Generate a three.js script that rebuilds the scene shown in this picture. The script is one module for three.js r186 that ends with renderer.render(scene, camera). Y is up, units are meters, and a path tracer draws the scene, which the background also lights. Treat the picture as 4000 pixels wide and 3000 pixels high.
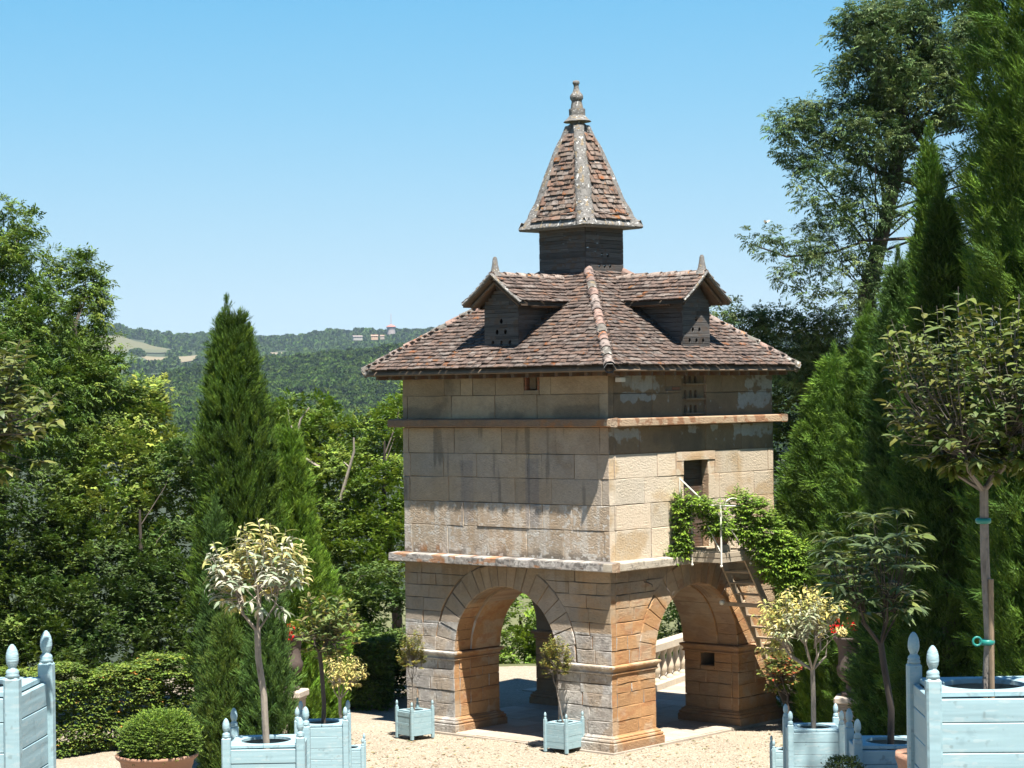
import * as THREE from 'three';
import { mergeGeometries } from 'three/addons/utils/BufferGeometryUtils.js';

// ------------------------------------------------------------------ camera, light, exposure
const scene = new THREE.Scene();
const EYE = 6.3, FOCAL = 8600, PITCH = THREE.MathUtils.degToRad(0.284), ROLL = THREE.MathUtils.degToRad(0.791);
const camera = new THREE.PerspectiveCamera(2 * Math.atan(1500 / FOCAL) * 180 / Math.PI, 4 / 3, 0.5, 12000);
camera.position.set(0, EYE, 0);
camera.rotation.set(PITCH, 0, -ROLL, 'XYZ');
const renderer = new THREE.WebGLRenderer({ antialias: true });
renderer.toneMapping = THREE.LinearToneMapping;
renderer.toneMappingExposure = 3.0;
renderer.shadowMap.enabled = true;
const EXPO = 3.0;

const TOWER_TURN = THREE.MathUtils.degToRad(-41.436), TOWER_AT = [1.45, 0, -41.886];
const sunDir = new THREE.Vector3(0.375, 1, 0.212).applyAxisAngle(new THREE.Vector3(0, 1, 0), TOWER_TURN).normalize();
const sun = new THREE.DirectionalLight(new THREE.Color(1, 0.955, 0.88), 5);
sun.position.copy(sunDir).multiplyScalar(120).add(new THREE.Vector3(0, 0, -40));
sun.target.position.set(0, 0, -40); sun.castShadow = true; sun.shadow.mapSize.set(4096, 4096);
Object.assign(sun.shadow.camera, { left: -40, right: 40, top: 40, bottom: -40, near: 1, far: 300 });
scene.add(sun, sun.target);

// clear summer sky, pale at the horizon and deeper blue with height
{
  const W = 64, H = 1024, d = new Float32Array(W * H * 4), lin = (c) => c <= 0.04045 ? c / 12.92 : Math.pow((c + 0.055) / 1.055, 2.4);
  const stops = [[-90, 140, 150, 140], [-0.5, 210, 230, 240], [0, 214, 237, 250], [2.5, 200, 232, 250], [5, 176, 222, 249], [7.5, 150, 211, 247], [10.5, 124, 198, 243], [25, 88, 160, 222], [50, 60, 120, 192], [90, 46, 98, 168]];
  for (let y = 0; y < H; y++) {
    const e = ((y + 0.5) / H - 0.5) * 180; let i = 0; while (i < stops.length - 2 && e > stops[i + 1][0]) i++;
    const a = stops[i], b = stops[i + 1], t = THREE.MathUtils.clamp((e - a[0]) / (b[0] - a[0]), 0, 1);
    for (let x = 0; x < W; x++) { const o = (y * W + x) * 4; for (let c = 0; c < 3; c++) d[o + c] = lin((a[c + 1] + (b[c + 1] - a[c + 1]) * t) / 255) / EXPO; d[o + 3] = 1; }
  }
  const sky = new THREE.DataTexture(d, W, H, THREE.RGBAFormat, THREE.FloatType);
  sky.mapping = THREE.EquirectangularReflectionMapping; sky.magFilter = THREE.LinearFilter; sky.needsUpdate = true;
  scene.background = sky; scene.environment = sky;
}

// ------------------------------------------------------------------ helpers
let seedState = 7;
const rnd = () => { seedState = (seedState + 0x6d2b79f5) | 0; let t = Math.imul(seedState ^ (seedState >>> 15), 1 | seedState); t = (t + Math.imul(t ^ (t >>> 7), 61 | t)) ^ t; return ((t ^ (t >>> 14)) >>> 0) / 4294967296; };
const R = (a, b) => a + (b - a) * rnd(), gauss = () => (rnd() + rnd() + rnd() + rnd() - 2) * 0.87, pick = (a) => a[Math.floor(rnd() * a.length)];
const clamp = THREE.MathUtils.clamp, lerp = THREE.MathUtils.lerp, V3 = (x, y, z) => new THREE.Vector3(x, y, z);
const smooth = (x, a, b) => { const t = clamp((x - a) / (b - a), 0, 1); return t * t * (3 - 2 * t); };
const PERM = new Uint16Array(512); { const p = [...Array(256).keys()]; for (let i = 255; i > 0; i--) { const j = Math.floor(rnd() * (i + 1)); [p[i], p[j]] = [p[j], p[i]]; } for (let i = 0; i < 512; i++) PERM[i] = p[i & 255]; }
function n2(x, y) { // value noise 0..1
  const xi = Math.floor(x), yi = Math.floor(y), fx = x - xi, fy = y - yi, u = fx * fx * (3 - 2 * fx), v = fy * fy * (3 - 2 * fy), X = xi & 255, Y = yi & 255;
  const h = (a, b) => PERM[(PERM[a & 255] + b) & 511] / 255;
  return lerp(lerp(h(X, Y), h(X + 1, Y), u), lerp(h(X, Y + 1), h(X + 1, Y + 1), u), v);
}
function fbm(x, y, o = 4) { let s = 0, a = 0.5, n = 0; for (let i = 0; i < o; i++) { s += a * n2(x, y); n += a; x = x * 2.03 + 17.1; y = y * 2.03 + 9.7; a *= 0.5; } return s / n; }
function n3(x, y, z) { return (n2(x + z * 0.73, y - z * 0.41) + n2(y + 31.7 + x * 0.37, z + 11.3) + n2(z - 7.9 + y * 0.21, x + 53.1)) / 3; }
const names = {};
const numbered = (n) => { const k = names[n] = (names[n] ?? -1) + 1; return k ? n + '_' + String(k).padStart(3, '0') : n; };
function tag(o, label, category, group, kind) { if (label) o.userData.label = label; if (category) o.userData.category = category; if (group) o.userData.group = group; if (kind) o.userData.kind = kind; return o; }
function thing(name, label, category, [x, y, z] = [0, 0, 0], turn = 0, group) {
  const o = new THREE.Group(); o.name = numbered(name); o.position.set(x, y, z); o.rotation.y = turn; scene.add(o); return tag(o, label, category, group);
}
function part(name, geo, mat, parent) { const m = new THREE.Mesh(geo ?? new THREE.BufferGeometry(), mat); m.name = name; m.castShadow = m.receiveShadow = true; parent.add(m); return m; }
function struct(name, geo, mat) { const m = part(numbered(name), geo, mat, scene); m.userData.kind = 'structure'; return m; }
// where the sight line of photograph pixel (px, py) of 4000 x 3000 passes at distance D in front of the lens
function at(px, py, D) {
  const u = px - 2000, v = py - 1500, cr = Math.cos(ROLL), sr = Math.sin(ROLL), U = cr * u - sr * v, W = sr * u + cr * v;
  const c = Math.cos(PITCH), s = Math.sin(PITCH), dx = U / FOCAL, dy = -W / FOCAL, y = c * dy + s, z = s * dy - c, t = D / -z;
  return V3(dx * t, y * t + EYE, -D);
}
const K = 1.80832, atd = (x, y, D) => at(x * K, y * K, D);
const pxm = (D) => FOCAL / K / D; // overview pixels per metre at D
const geoOf = (pos, uv, col, idx) => {
  const g = new THREE.BufferGeometry(); g.setAttribute('position', new THREE.BufferAttribute(new Float32Array(pos), 3));
  g.setAttribute('uv', new THREE.BufferAttribute(uv ? new Float32Array(uv) : new Float32Array(pos.length / 3 * 2), 2));
  if (col) g.setAttribute('color', new THREE.BufferAttribute(new Float32Array(col), 3));
  if (idx) g.setIndex(new THREE.BufferAttribute(new Uint32Array(idx), 1));
  g.computeVertexNormals(); return g;
};
const flat = (g) => { const f = g.index ? g.toNonIndexed() : g; f.computeVertexNormals(); return f; };
const merge = (list) => mergeGeometries(list.map((g) => { const f = g.index ? g.toNonIndexed() : g; for (const k of Object.keys(f.attributes)) if (!['position', 'normal', 'uv', 'color'].includes(k)) f.deleteAttribute(k); return f; }), false);
const tint = (g, c) => { const n = g.attributes.position.count, a = new Float32Array(n * 3); for (let i = 0; i < n; i++) { a[i * 3] = c[0]; a[i * 3 + 1] = c[1]; a[i * 3 + 2] = c[2]; } g.setAttribute('color', new THREE.BufferAttribute(a, 3)); return g; };
function uvScale(g, s, du = 0, dv = 0) { const a = g.attributes.uv; for (let i = 0; i < a.count; i++) a.setXY(i, a.getX(i) * s + du, a.getY(i) * s + dv); return g; }
// box mapped in metres, with small chamfers
function box(x0, x1, y0, y1, z0, z1, b = 0.004, jit = 0) {
  const g = new THREE.BufferGeometry(), P = [], U = [];
  const j = () => jit ? R(-jit, jit) : 0, X = [x0 + j(), x1 + j()], Y = [y0 + j(), y1 + j()], Z = [z0 + j(), z1 + j()]; b = Math.min(b, (x1 - x0) / 3, (y1 - y0) / 3, (z1 - z0) / 3);
  const c = (i, k, l, m) => [X[i] + (m === 0 ? 0 : (i ? -b : b)), Y[k] + (m === 1 ? 0 : (k ? -b : b)), Z[l] + (m === 2 ? 0 : (l ? -b : b))];
  const quad = (a, bb, cc, d, ax) => { for (const p of [a, bb, cc, a, cc, d]) { P.push(...p); U.push(ax === 0 ? p[2] : p[0], ax === 1 ? p[2] : p[1]); } };

  quad(c(0, 0, 1, 2), c(1, 0, 1, 2), c(1, 1, 1, 2), c(0, 1, 1, 2), 2); quad(c(1, 0, 0, 2), c(0, 0, 0, 2), c(0, 1, 0, 2), c(1, 1, 0, 2), 2);
  quad(c(1, 0, 1, 0), c(1, 0, 0, 0), c(1, 1, 0, 0), c(1, 1, 1, 0), 0); quad(c(0, 0, 0, 0), c(0, 0, 1, 0), c(0, 1, 1, 0), c(0, 1, 0, 0), 0);
  quad(c(0, 1, 1, 1), c(1, 1, 1, 1), c(1, 1, 0, 1), c(0, 1, 0, 1), 1); quad(c(0, 0, 0, 1), c(1, 0, 0, 1), c(1, 0, 1, 1), c(0, 0, 1, 1), 1);
  for (let i = 0; i < 2; i++) for (let k = 0; k < 2; k++) {
    const s = (i ^ k);
    let q = [c(i, 0, k, 0), c(i, 0, k, 2), c(i, 1, k, 2), c(i, 1, k, 0)]; quad(...(s ? q : q.reverse()), 0);
    q = [c(0, i, k, 1), c(0, i, k, 2), c(1, i, k, 2), c(1, i, k, 1)]; quad(...(s ? q.reverse() : q), 2);
    q = [c(i, k, 0, 0), c(i, k, 0, 1), c(i, k, 1, 1), c(i, k, 1, 0)]; quad(...(s ? q.reverse() : q), 0);
    for (let l = 0; l < 2; l++) { const t = [c(i, k, l, 0), c(i, k, l, 1), c(i, k, l, 2)]; if ((i + k + l) % 2 === 0) t.reverse(); for (const p of t) { P.push(...p); U.push(p[0], p[1]); } }
  }
  g.setAttribute('position', new THREE.BufferAttribute(new Float32Array(P), 3)); g.setAttribute('uv', new THREE.BufferAttribute(new Float32Array(U), 2)); g.computeVertexNormals(); return g;
}
// tapered tube through points; radii per point
function limb(pts, rad, sides = 6, uvs = 1) {
  const P = [], U = [], I = []; let len = 0;
  for (let i = 0; i < pts.length; i++) {
    const p = pts[i], d = pts[Math.min(i + 1, pts.length - 1)].clone().sub(pts[Math.max(i - 1, 0)]).normalize();
    const a = Math.abs(d.y) > 0.9 ? V3(1, 0, 0) : V3(0, 1, 0), e = a.clone().cross(d).normalize(), f = d.clone().cross(e); if (i) len += p.distanceTo(pts[i - 1]);
    for (let k = 0; k <= sides; k++) { const t = k / sides * Math.PI * 2, c = Math.cos(t) * rad[i], s = Math.sin(t) * rad[i]; P.push(p.x + e.x * c + f.x * s, p.y + e.y * c + f.y * s, p.z + e.z * c + f.z * s); U.push(k / sides * 0.3 * uvs, len * uvs); }
  }
  for (let i = 0; i < pts.length - 1; i++) for (let k = 0; k < sides; k++) { const a = i * (sides + 1) + k, b = a + sides + 1; I.push(a, a + 1, b, b, a + 1, b + 1); }
  const n = P.length / 3; P.push(pts.at(-1).x, pts.at(-1).y, pts.at(-1).z); U.push(0, len); const o = (pts.length - 1) * (sides + 1); for (let k = 0; k < sides; k++) I.push(o + k, o + k + 1, n);
  return geoOf(P, U, null, I);
}
const bar = (a, b, r, sides = 6) => limb([a, b], [r, r], sides);
function tex(w, h, f, srgb = true, rep) {
  const d = new Uint8Array(w * h * 4);
  for (let y = 0; y < h; y++) for (let x = 0; x < w; x++) { const c = f(x / w, y / h, x, y), o = (y * w + x) * 4; for (let k = 0; k < 3; k++) { let v = clamp(c.length ? c[k] : c, 0, 1); if (srgb) v *= 0.71; if (srgb) v = v <= 0.0031308 ? v * 12.92 : 1.055 * Math.pow(v, 1 / 2.4) - 0.055; d[o + k] = v * 255 + 0.5; } d[o + 3] = 255; }
  const t = new THREE.DataTexture(d, w, h); t.wrapS = t.wrapT = THREE.RepeatWrapping; t.magFilter = THREE.LinearFilter; t.minFilter = THREE.LinearMipmapLinearFilter; if (srgb) t.colorSpace = THREE.SRGBColorSpace; if (rep) t.repeat.set(...rep); t.needsUpdate = true; return t;
}
const mixc = (a, b, t) => [a[0] + (b[0] - a[0]) * t, a[1] + (b[1] - a[1]) * t, a[2] + (b[2] - a[2]) * t], mul = (a, k) => [a[0] * k, a[1] * k, a[2] * k];
// periodic fbm: sample on wrapped lattice by blending
const tile = (fn) => (u, v) => { const a = fn(u, v), b = fn(u - 1, v), c = fn(u, v - 1), d = fn(u - 1, v - 1); const wu = smooth(u, 0.8, 1), wv = smooth(v, 0.8, 1); return lerp(lerp(a, b, wu), lerp(c, d, wu), wv); };
const mat = (o) => new THREE.MeshStandardMaterial({ roughness: 0.9, metalness: 0, ...o });

// ------------------------------------------------------------------ shared materials
const grainBump = tex(512, 512, (() => { const f = tile((u, v) => fbm(u * 40 + 3, v * 40, 4)), p = tile((u, v) => n2(u * 55 + 9, v * 55 + 4)); return (u, v) => { const q = p(u, v); return 0.75 * f(u, v) + 0.25 - (q > 0.8 ? (q - 0.8) * 2.2 : 0); }; })(), false);
// dovecote stone: one sheet of colour, 12 m x 7 m, unfolded round the tower: 0-5 the left face, 5-10 the right face, 10-11.25 the arch reveals
const atlas = (() => {
  const T = [0.58, 0.435, 0.28], G = [0.52, 0.435, 0.345], B = [0.39, 0.265, 0.15], W = [0.72, 0.68, 0.61], Dk = [0.10, 0.088, 0.075], O = [0.56, 0.31, 0.135], CR = [0.80, 0.645, 0.45], Li = [0.50, 0.20, 0.05], V = [0.29, 0.265, 0.26];
  const inR = (x, y, x0, x1, y0, y1, s = 0.08) => smooth(x, x0 - s, x0 + s) * (1 - smooth(x, x1 - s, x1 + s)) * smooth(y, y0 - s, y0 + s) * (1 - smooth(y, y1 - s, y1 + s));
  return tex(2048, 1195, (uu, vv) => {
    const U = uu * 12, y = vv * 7, a = fbm(U * 1.3 + 5, y * 1.3, 4), b = fbm(U * 6 + 40, y * 6, 3), c = fbm(U * 26 + 80, y * 26, 3), st = fbm(U * 7 + 13, y * 0.7 + 3, 3); let col;
    const spot = fbm(U * 15 + 200, y * 15, 3);
    if (U < 5) {
      const x = U - 2.5;
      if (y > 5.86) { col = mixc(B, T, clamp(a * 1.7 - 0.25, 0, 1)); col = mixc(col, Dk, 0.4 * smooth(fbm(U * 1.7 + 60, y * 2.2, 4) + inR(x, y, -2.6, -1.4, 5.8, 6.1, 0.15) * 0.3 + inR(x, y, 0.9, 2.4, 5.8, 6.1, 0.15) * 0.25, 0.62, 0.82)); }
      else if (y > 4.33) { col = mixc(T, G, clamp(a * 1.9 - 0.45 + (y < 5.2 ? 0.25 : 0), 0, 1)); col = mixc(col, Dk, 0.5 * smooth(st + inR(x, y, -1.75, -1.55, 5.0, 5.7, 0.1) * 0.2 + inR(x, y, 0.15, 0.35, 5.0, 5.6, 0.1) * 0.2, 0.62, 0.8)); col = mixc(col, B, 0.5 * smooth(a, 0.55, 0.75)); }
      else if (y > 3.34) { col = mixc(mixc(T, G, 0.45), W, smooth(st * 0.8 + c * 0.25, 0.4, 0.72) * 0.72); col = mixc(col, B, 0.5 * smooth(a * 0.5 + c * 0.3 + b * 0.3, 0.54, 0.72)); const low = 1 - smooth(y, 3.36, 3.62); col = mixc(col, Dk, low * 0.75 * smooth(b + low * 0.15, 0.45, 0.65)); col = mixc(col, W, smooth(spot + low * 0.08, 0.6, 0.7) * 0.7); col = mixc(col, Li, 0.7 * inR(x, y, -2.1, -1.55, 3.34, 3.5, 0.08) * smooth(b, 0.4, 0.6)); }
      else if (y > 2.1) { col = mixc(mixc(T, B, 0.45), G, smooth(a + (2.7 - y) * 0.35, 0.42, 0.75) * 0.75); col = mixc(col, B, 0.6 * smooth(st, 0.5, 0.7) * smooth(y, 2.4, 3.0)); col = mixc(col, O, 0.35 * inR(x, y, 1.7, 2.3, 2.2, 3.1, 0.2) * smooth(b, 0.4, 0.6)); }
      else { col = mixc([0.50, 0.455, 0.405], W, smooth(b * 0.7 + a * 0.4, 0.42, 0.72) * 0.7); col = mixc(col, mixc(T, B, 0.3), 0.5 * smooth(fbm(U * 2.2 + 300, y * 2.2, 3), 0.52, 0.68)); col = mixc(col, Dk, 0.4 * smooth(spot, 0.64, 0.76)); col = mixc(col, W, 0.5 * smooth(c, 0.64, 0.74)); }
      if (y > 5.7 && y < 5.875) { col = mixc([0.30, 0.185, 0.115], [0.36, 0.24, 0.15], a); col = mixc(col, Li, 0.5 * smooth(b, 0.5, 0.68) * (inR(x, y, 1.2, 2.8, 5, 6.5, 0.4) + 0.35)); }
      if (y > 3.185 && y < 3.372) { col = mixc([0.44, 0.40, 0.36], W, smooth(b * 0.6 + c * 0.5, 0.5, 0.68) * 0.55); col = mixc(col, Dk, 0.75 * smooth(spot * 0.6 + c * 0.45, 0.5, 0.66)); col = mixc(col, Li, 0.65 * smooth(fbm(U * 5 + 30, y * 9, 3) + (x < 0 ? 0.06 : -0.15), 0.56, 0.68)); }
      const dk = Math.max(inR(x, y, -1.03, -0.72, 3.95, 5.1, 0.025), inR(x, y, 0.55, 0.88, 3.92, 5.15, 0.025)); col = mixc(col, V, dk * (0.25 + 0.4 * st));
    } else if (U < 10) {
      const u = U - 7.5;
      if (y > 5.22) {
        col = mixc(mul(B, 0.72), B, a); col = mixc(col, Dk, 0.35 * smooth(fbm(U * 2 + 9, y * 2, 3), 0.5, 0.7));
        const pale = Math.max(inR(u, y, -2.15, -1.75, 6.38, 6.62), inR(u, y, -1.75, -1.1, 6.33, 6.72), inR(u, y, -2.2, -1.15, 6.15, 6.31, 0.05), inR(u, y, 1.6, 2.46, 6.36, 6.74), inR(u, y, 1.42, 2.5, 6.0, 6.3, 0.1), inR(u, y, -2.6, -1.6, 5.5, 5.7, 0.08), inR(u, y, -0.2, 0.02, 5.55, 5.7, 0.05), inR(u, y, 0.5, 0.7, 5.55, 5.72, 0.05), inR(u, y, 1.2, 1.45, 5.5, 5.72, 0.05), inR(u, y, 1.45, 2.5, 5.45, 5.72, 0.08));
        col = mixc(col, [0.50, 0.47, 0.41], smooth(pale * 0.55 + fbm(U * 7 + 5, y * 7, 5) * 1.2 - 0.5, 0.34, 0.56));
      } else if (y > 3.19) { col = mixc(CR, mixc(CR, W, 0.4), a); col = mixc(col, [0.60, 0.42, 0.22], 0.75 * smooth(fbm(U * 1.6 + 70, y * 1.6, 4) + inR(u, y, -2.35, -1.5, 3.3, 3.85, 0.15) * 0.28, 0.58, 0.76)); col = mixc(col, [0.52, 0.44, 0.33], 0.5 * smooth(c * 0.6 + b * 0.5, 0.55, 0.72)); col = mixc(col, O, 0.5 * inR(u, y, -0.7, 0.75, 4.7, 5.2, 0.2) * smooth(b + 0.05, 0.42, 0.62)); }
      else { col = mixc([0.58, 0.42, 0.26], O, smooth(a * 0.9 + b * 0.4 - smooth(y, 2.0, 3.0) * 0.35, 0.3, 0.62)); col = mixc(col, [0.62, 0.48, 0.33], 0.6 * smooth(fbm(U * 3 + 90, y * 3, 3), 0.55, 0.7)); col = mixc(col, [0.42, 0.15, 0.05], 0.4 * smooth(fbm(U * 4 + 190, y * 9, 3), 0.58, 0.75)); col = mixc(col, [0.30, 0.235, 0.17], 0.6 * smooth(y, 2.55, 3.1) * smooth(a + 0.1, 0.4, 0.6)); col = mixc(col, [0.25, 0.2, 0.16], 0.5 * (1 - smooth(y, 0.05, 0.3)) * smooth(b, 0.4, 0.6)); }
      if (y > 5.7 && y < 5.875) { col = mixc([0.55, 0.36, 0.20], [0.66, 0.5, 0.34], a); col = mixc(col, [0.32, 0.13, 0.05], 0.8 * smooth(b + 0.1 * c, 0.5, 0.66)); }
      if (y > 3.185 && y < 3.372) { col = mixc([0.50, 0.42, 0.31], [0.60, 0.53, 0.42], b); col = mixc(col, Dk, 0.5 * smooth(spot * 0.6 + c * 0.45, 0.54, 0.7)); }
    } else { col = mixc([0.40, 0.26, 0.15], [0.46, 0.25, 0.11], smooth(a, 0.35, 0.6)); col = mixc(col, [0.56, 0.45, 0.33], 0.6 * smooth(y + (b - 0.5), 1.3, 2.4)); col = mixc(col, [0.28, 0.15, 0.08], 0.5 * smooth(b + a * 0.3, 0.6, 0.8)); }
    return mul(col, 0.68 + 0.22 * c + 0.18 * b);
  });
})();
const stoneBump = grainBump.clone(); stoneBump.repeat.set(16, 9.3); stoneBump.needsUpdate = true;
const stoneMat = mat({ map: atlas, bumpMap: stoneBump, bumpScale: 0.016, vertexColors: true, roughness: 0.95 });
const lichenTex = tex(1024, 1024, (() => { const A = tile((u, v) => fbm(u * 9, v * 9, 4)), B = tile((u, v) => fbm(u * 38 + 7, v * 38, 3)), C = tile((u, v) => n2(u * 30 + 70, v * 30)), D = tile((u, v) => fbm(u * 14 + 33, v * 14, 3)); return (u, v) => { const a = A(u, v), b = B(u, v), c = C(u, v), d = D(u, v); let k = mixc([0.15, 0.143, 0.13], [0.27, 0.255, 0.235], a * 0.8 + b * 0.2); k = mixc(k, [0.085, 0.078, 0.07], 0.75 * smooth(b * 0.6 + d * 0.5, 0.55, 0.7)); k = mixc(k, [0.58, 0.57, 0.54], smooth(c * 0.6 + b * 0.5, 0.76, 0.82)); k = mixc(k, [0.46, 0.33, 0.16], 0.4 * smooth(d, 0.62, 0.72)); return k; }; })());
const lichenMat = mat({ map: lichenTex, bumpMap: grainBump, bumpScale: 0.02, roughness: 0.97 });
const tileTex = tex(1024, 1024, (() => { const A = tile((u, v) => fbm(u * 10 + 3, v * 10, 4)), B = tile((u, v) => fbm(u * 40 + 7, v * 40, 3)), D = tile((u, v) => fbm(u * 18 + 33, v * 18, 3)), E = tile((u, v) => fbm(u * 7 + 91, v * 7, 3)); return (u, v) => { const a = A(u, v), b = B(u, v), d = D(u, v), e = E(u, v); let k = mixc([0.55, 0.50, 0.47], [0.82, 0.74, 0.70], a); k = mixc(k, [0.14, 0.12, 0.11], 0.85 * smooth(d * 0.6 + b * 0.45, 0.5, 0.64)); k = mixc(k, [0.95, 0.95, 0.93], 0.75 * smooth(a * 0.4 + b * 0.6, 0.57, 0.7)); k = mixc(k, [0.95, 0.42, 0.08], 0.8 * smooth(e * 0.75 + b * 0.25, 0.66, 0.72)); return k; }; })());
const tileMat = mat({ map: tileTex, bumpMap: grainBump, bumpScale: 0.01, vertexColors: true, roughness: 0.95 });
const plankTex = tex(512, 512, (() => { const A = tile((u, v) => fbm(u * 4, v * 60, 4)), B = tile((u, v) => fbm(u * 8 + 4, v * 8, 3)); return (u, v) => { const a = A(u, v), b = B(u, v); return mixc(mixc([0.042, 0.038, 0.035], [0.15, 0.138, 0.128], a), [0.10, 0.07, 0.05], smooth(b, 0.5, 0.7)); }; })());
const plankBump = tex(256, 256, (() => { const A = tile((u, v) => fbm(u * 3, v * 50, 3)); return (u, v) => A(u, v); })(), false);
const plankMat = mat({ map: plankTex, bumpMap: plankBump, bumpScale: 0.006, vertexColors: true, roughness: 0.85 });
const darkMat = mat({ map: plankTex, color: new THREE.Color().setRGB(1.1, 0.95, 0.8) }), ironMat = mat({ color: new THREE.Color().setRGB(0.05, 0.04, 0.035), roughness: 0.6 });
const timberMat = mat({ map: plankTex, color: new THREE.Color().setRGB(1.6, 1.2, 0.85), roughness: 0.9 });
const barkTex = tex(256, 512, (() => { const A = tile((u, v) => fbm(u * 14, v * 10, 4)), B = tile((u, v) => fbm(u * 30 + 9, v * 60, 3)); return (u, v) => mul([0.34, 0.29, 0.24], 0.45 + 0.6 * A(u, v) + 0.35 * (B(u, v) - 0.5)); })());
const barkMat = mat({ map: barkTex, bumpMap: grainBump, bumpScale: 0.006 }), barkDark = mat({ map: barkTex, color: new THREE.Color().setRGB(0.28, 0.25, 0.23) }), barkPale = mat({ map: barkTex, color: new THREE.Color().setRGB(1.25, 1.25, 1.2) });
const paintTex = tex(512, 512, (() => { const A = tile((u, v) => fbm(u * 6, v * 6, 4)), B = tile((u, v) => fbm(u * 60, v * 6 + 5, 3)), C = tile((u, v) => fbm(u * 16 + 50, v * 16, 4)), D = tile((u, v) => fbm(u * 22 + 150, v * 90, 3)), E = tile((u, v) => fbm(u * 60 + 9, v * 60 + 80, 2)); return (u, v) => { let k = mixc([0.30, 0.455, 0.50], [0.35, 0.51, 0.545], A(u, v) * 0.7 + B(u, v) * 0.3); k = mixc(k, [0.19, 0.29, 0.32], 0.35 * smooth(C(u, v), 0.66, 0.8)); k = mixc(k, [0.46, 0.56, 0.57], 0.5 * smooth(D(u, v), 0.62, 0.7)); return mixc(k, [0.16, 0.19, 0.18], 0.4 * smooth(E(u, v) * 0.6 + C(u, v) * 0.4, 0.68, 0.76)); }; })());
const paintMat = mat({ map: paintTex, roughness: 0.55, bumpMap: plankBump, bumpScale: 0.002 });
const whiteMetal = mat({ color: new THREE.Color().setRGB(0.6, 0.58, 0.5), roughness: 0.5 });
const terraTex = tex(256, 256, (() => { const A = tile((u, v) => fbm(u * 6, v * 6, 4)); return (u, v) => mixc([0.36, 0.18, 0.105], [0.48, 0.29, 0.20], A(u, v)); })());
const terraMat = mat({ map: terraTex, bumpMap: grainBump, bumpScale: 0.003 });
const soilMat = mat({ color: new THREE.Color().setRGB(0.05, 0.035, 0.025), bumpMap: grainBump, bumpScale: 0.02 });
const paleStoneTex = tex(512, 512, (() => { const A = tile((u, v) => fbm(u * 5, v * 5, 4)), B = tile((u, v) => fbm(u * 30, v * 30, 3)); return (u, v) => { let k = mixc([0.47, 0.39, 0.30], [0.60, 0.52, 0.43], A(u, v)); return mixc(k, [0.35, 0.3, 0.25], 0.5 * smooth(B(u, v), 0.6, 0.75)); }; })());
const paleStone = mat({ map: paleStoneTex, bumpMap: grainBump, bumpScale: 0.006 });
const leafMat = (c = 0.3, rough = 0.8, coat = 0.25) => new THREE.MeshPhysicalMaterial({ vertexColors: true, roughness: rough, transmission: c, thickness: 0, clearcoat: coat, clearcoatRoughness: 0.45, specularIntensity: 0.35, color: new THREE.Color().setRGB(1.1, 0.96, 0.47), side: THREE.DoubleSide });
const foliage = leafMat(0.35, 0.9, 0.06), needles = leafMat(0.2, 0.92, 0.0), glossy = leafMat(0.25, 0.8, 0.3);
needles.color.setRGB(0.9, 0.92, 0.47);

// ------------------------------------------------------------------ ground
const groundY = (x, z) => {
  const ramp = z > -35.5 ? Math.min((z + 35.5) * 0.172, 5) : 0;
  const out = Math.max(0, -9.3 - x, x - 11, -51.5 - z);
  return ramp - 0.5 * Math.max(0, out - 0.4) * (1 - smooth(out, 60, 160)) - 42 * smooth(out, 20, 160);
};
function sheet(xs, zs, lift, uvm = 1, mound) {
  const P = [], U = [], I = [];
  for (const z of zs) for (const x of xs) { P.push(x, groundY(x, z) + lift + (mound ? mound(x, z) : 0), z); U.push(x * uvm, z * uvm); }
  const n = xs.length; for (let j = 0; j < zs.length - 1; j++) for (let i = 0; i < n - 1; i++) { const a = j * n + i, b = a + n; zs[1] > zs[0] ? I.push(a, b, a + 1, a + 1, b, b + 1) : I.push(a, a + 1, b, b, a + 1, b + 1); }
  return geoOf(P, U, null, I);
}
const steps = (list) => { const o = []; for (const [a, b, n] of list) for (let i = 0; i < n; i++) o.push(a + (b - a) * i / n); o.push(list.at(-1)[1]); return o; };
const grassTex = tex(512, 512, (() => { const A = tile((u, v) => fbm(u * 8, v * 8, 4)), B = tile((u, v) => fbm(u * 50, v * 50, 3)); return (u, v) => mixc([0.07, 0.085, 0.025], [0.20, 0.19, 0.07], A(u, v) * 0.6 + B(u, v) * 0.4); })());
grassTex.repeat.set(0.15, 0.15);
struct('ground', sheet(steps([[-2500, -200, 12], [-200, -30, 17], [-30, 30, 60], [30, 200, 17], [200, 2500, 12]]), steps([[300, 20, 8], [20, -70, 90], [-70, -260, 38], [-260, -900, 14], [-900, -9000, 18]]), 0), mat({ map: grassTex, roughness: 1 }));
const gravelTex = tex(1024, 1024, (() => { const A = tile((u, v) => fbm(u * 5, v * 5, 4)), B = tile((u, v) => n2(u * 180, v * 180)), C = tile((u, v) => n2(u * 90 + 40, v * 90)), D = tile((u, v) => n2(u * 240 + 3, v * 240 + 50)); return (u, v) => { const b = B(u, v), c = C(u, v); let k = mixc([0.29, 0.235, 0.165], [0.47, 0.395, 0.295], b * 0.6 + c * 0.4); k = mixc(k, [0.54, 0.49, 0.42], smooth(b, 0.72, 0.9) * 0.8); k = mixc(k, [0.17, 0.125, 0.09], smooth(D(u, v), 0.74, 0.9) * 0.75); return mul(k, 0.85 + 0.25 * A(u, v)); }; })());
gravelTex.repeat.set(0.22, 0.22);
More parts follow.
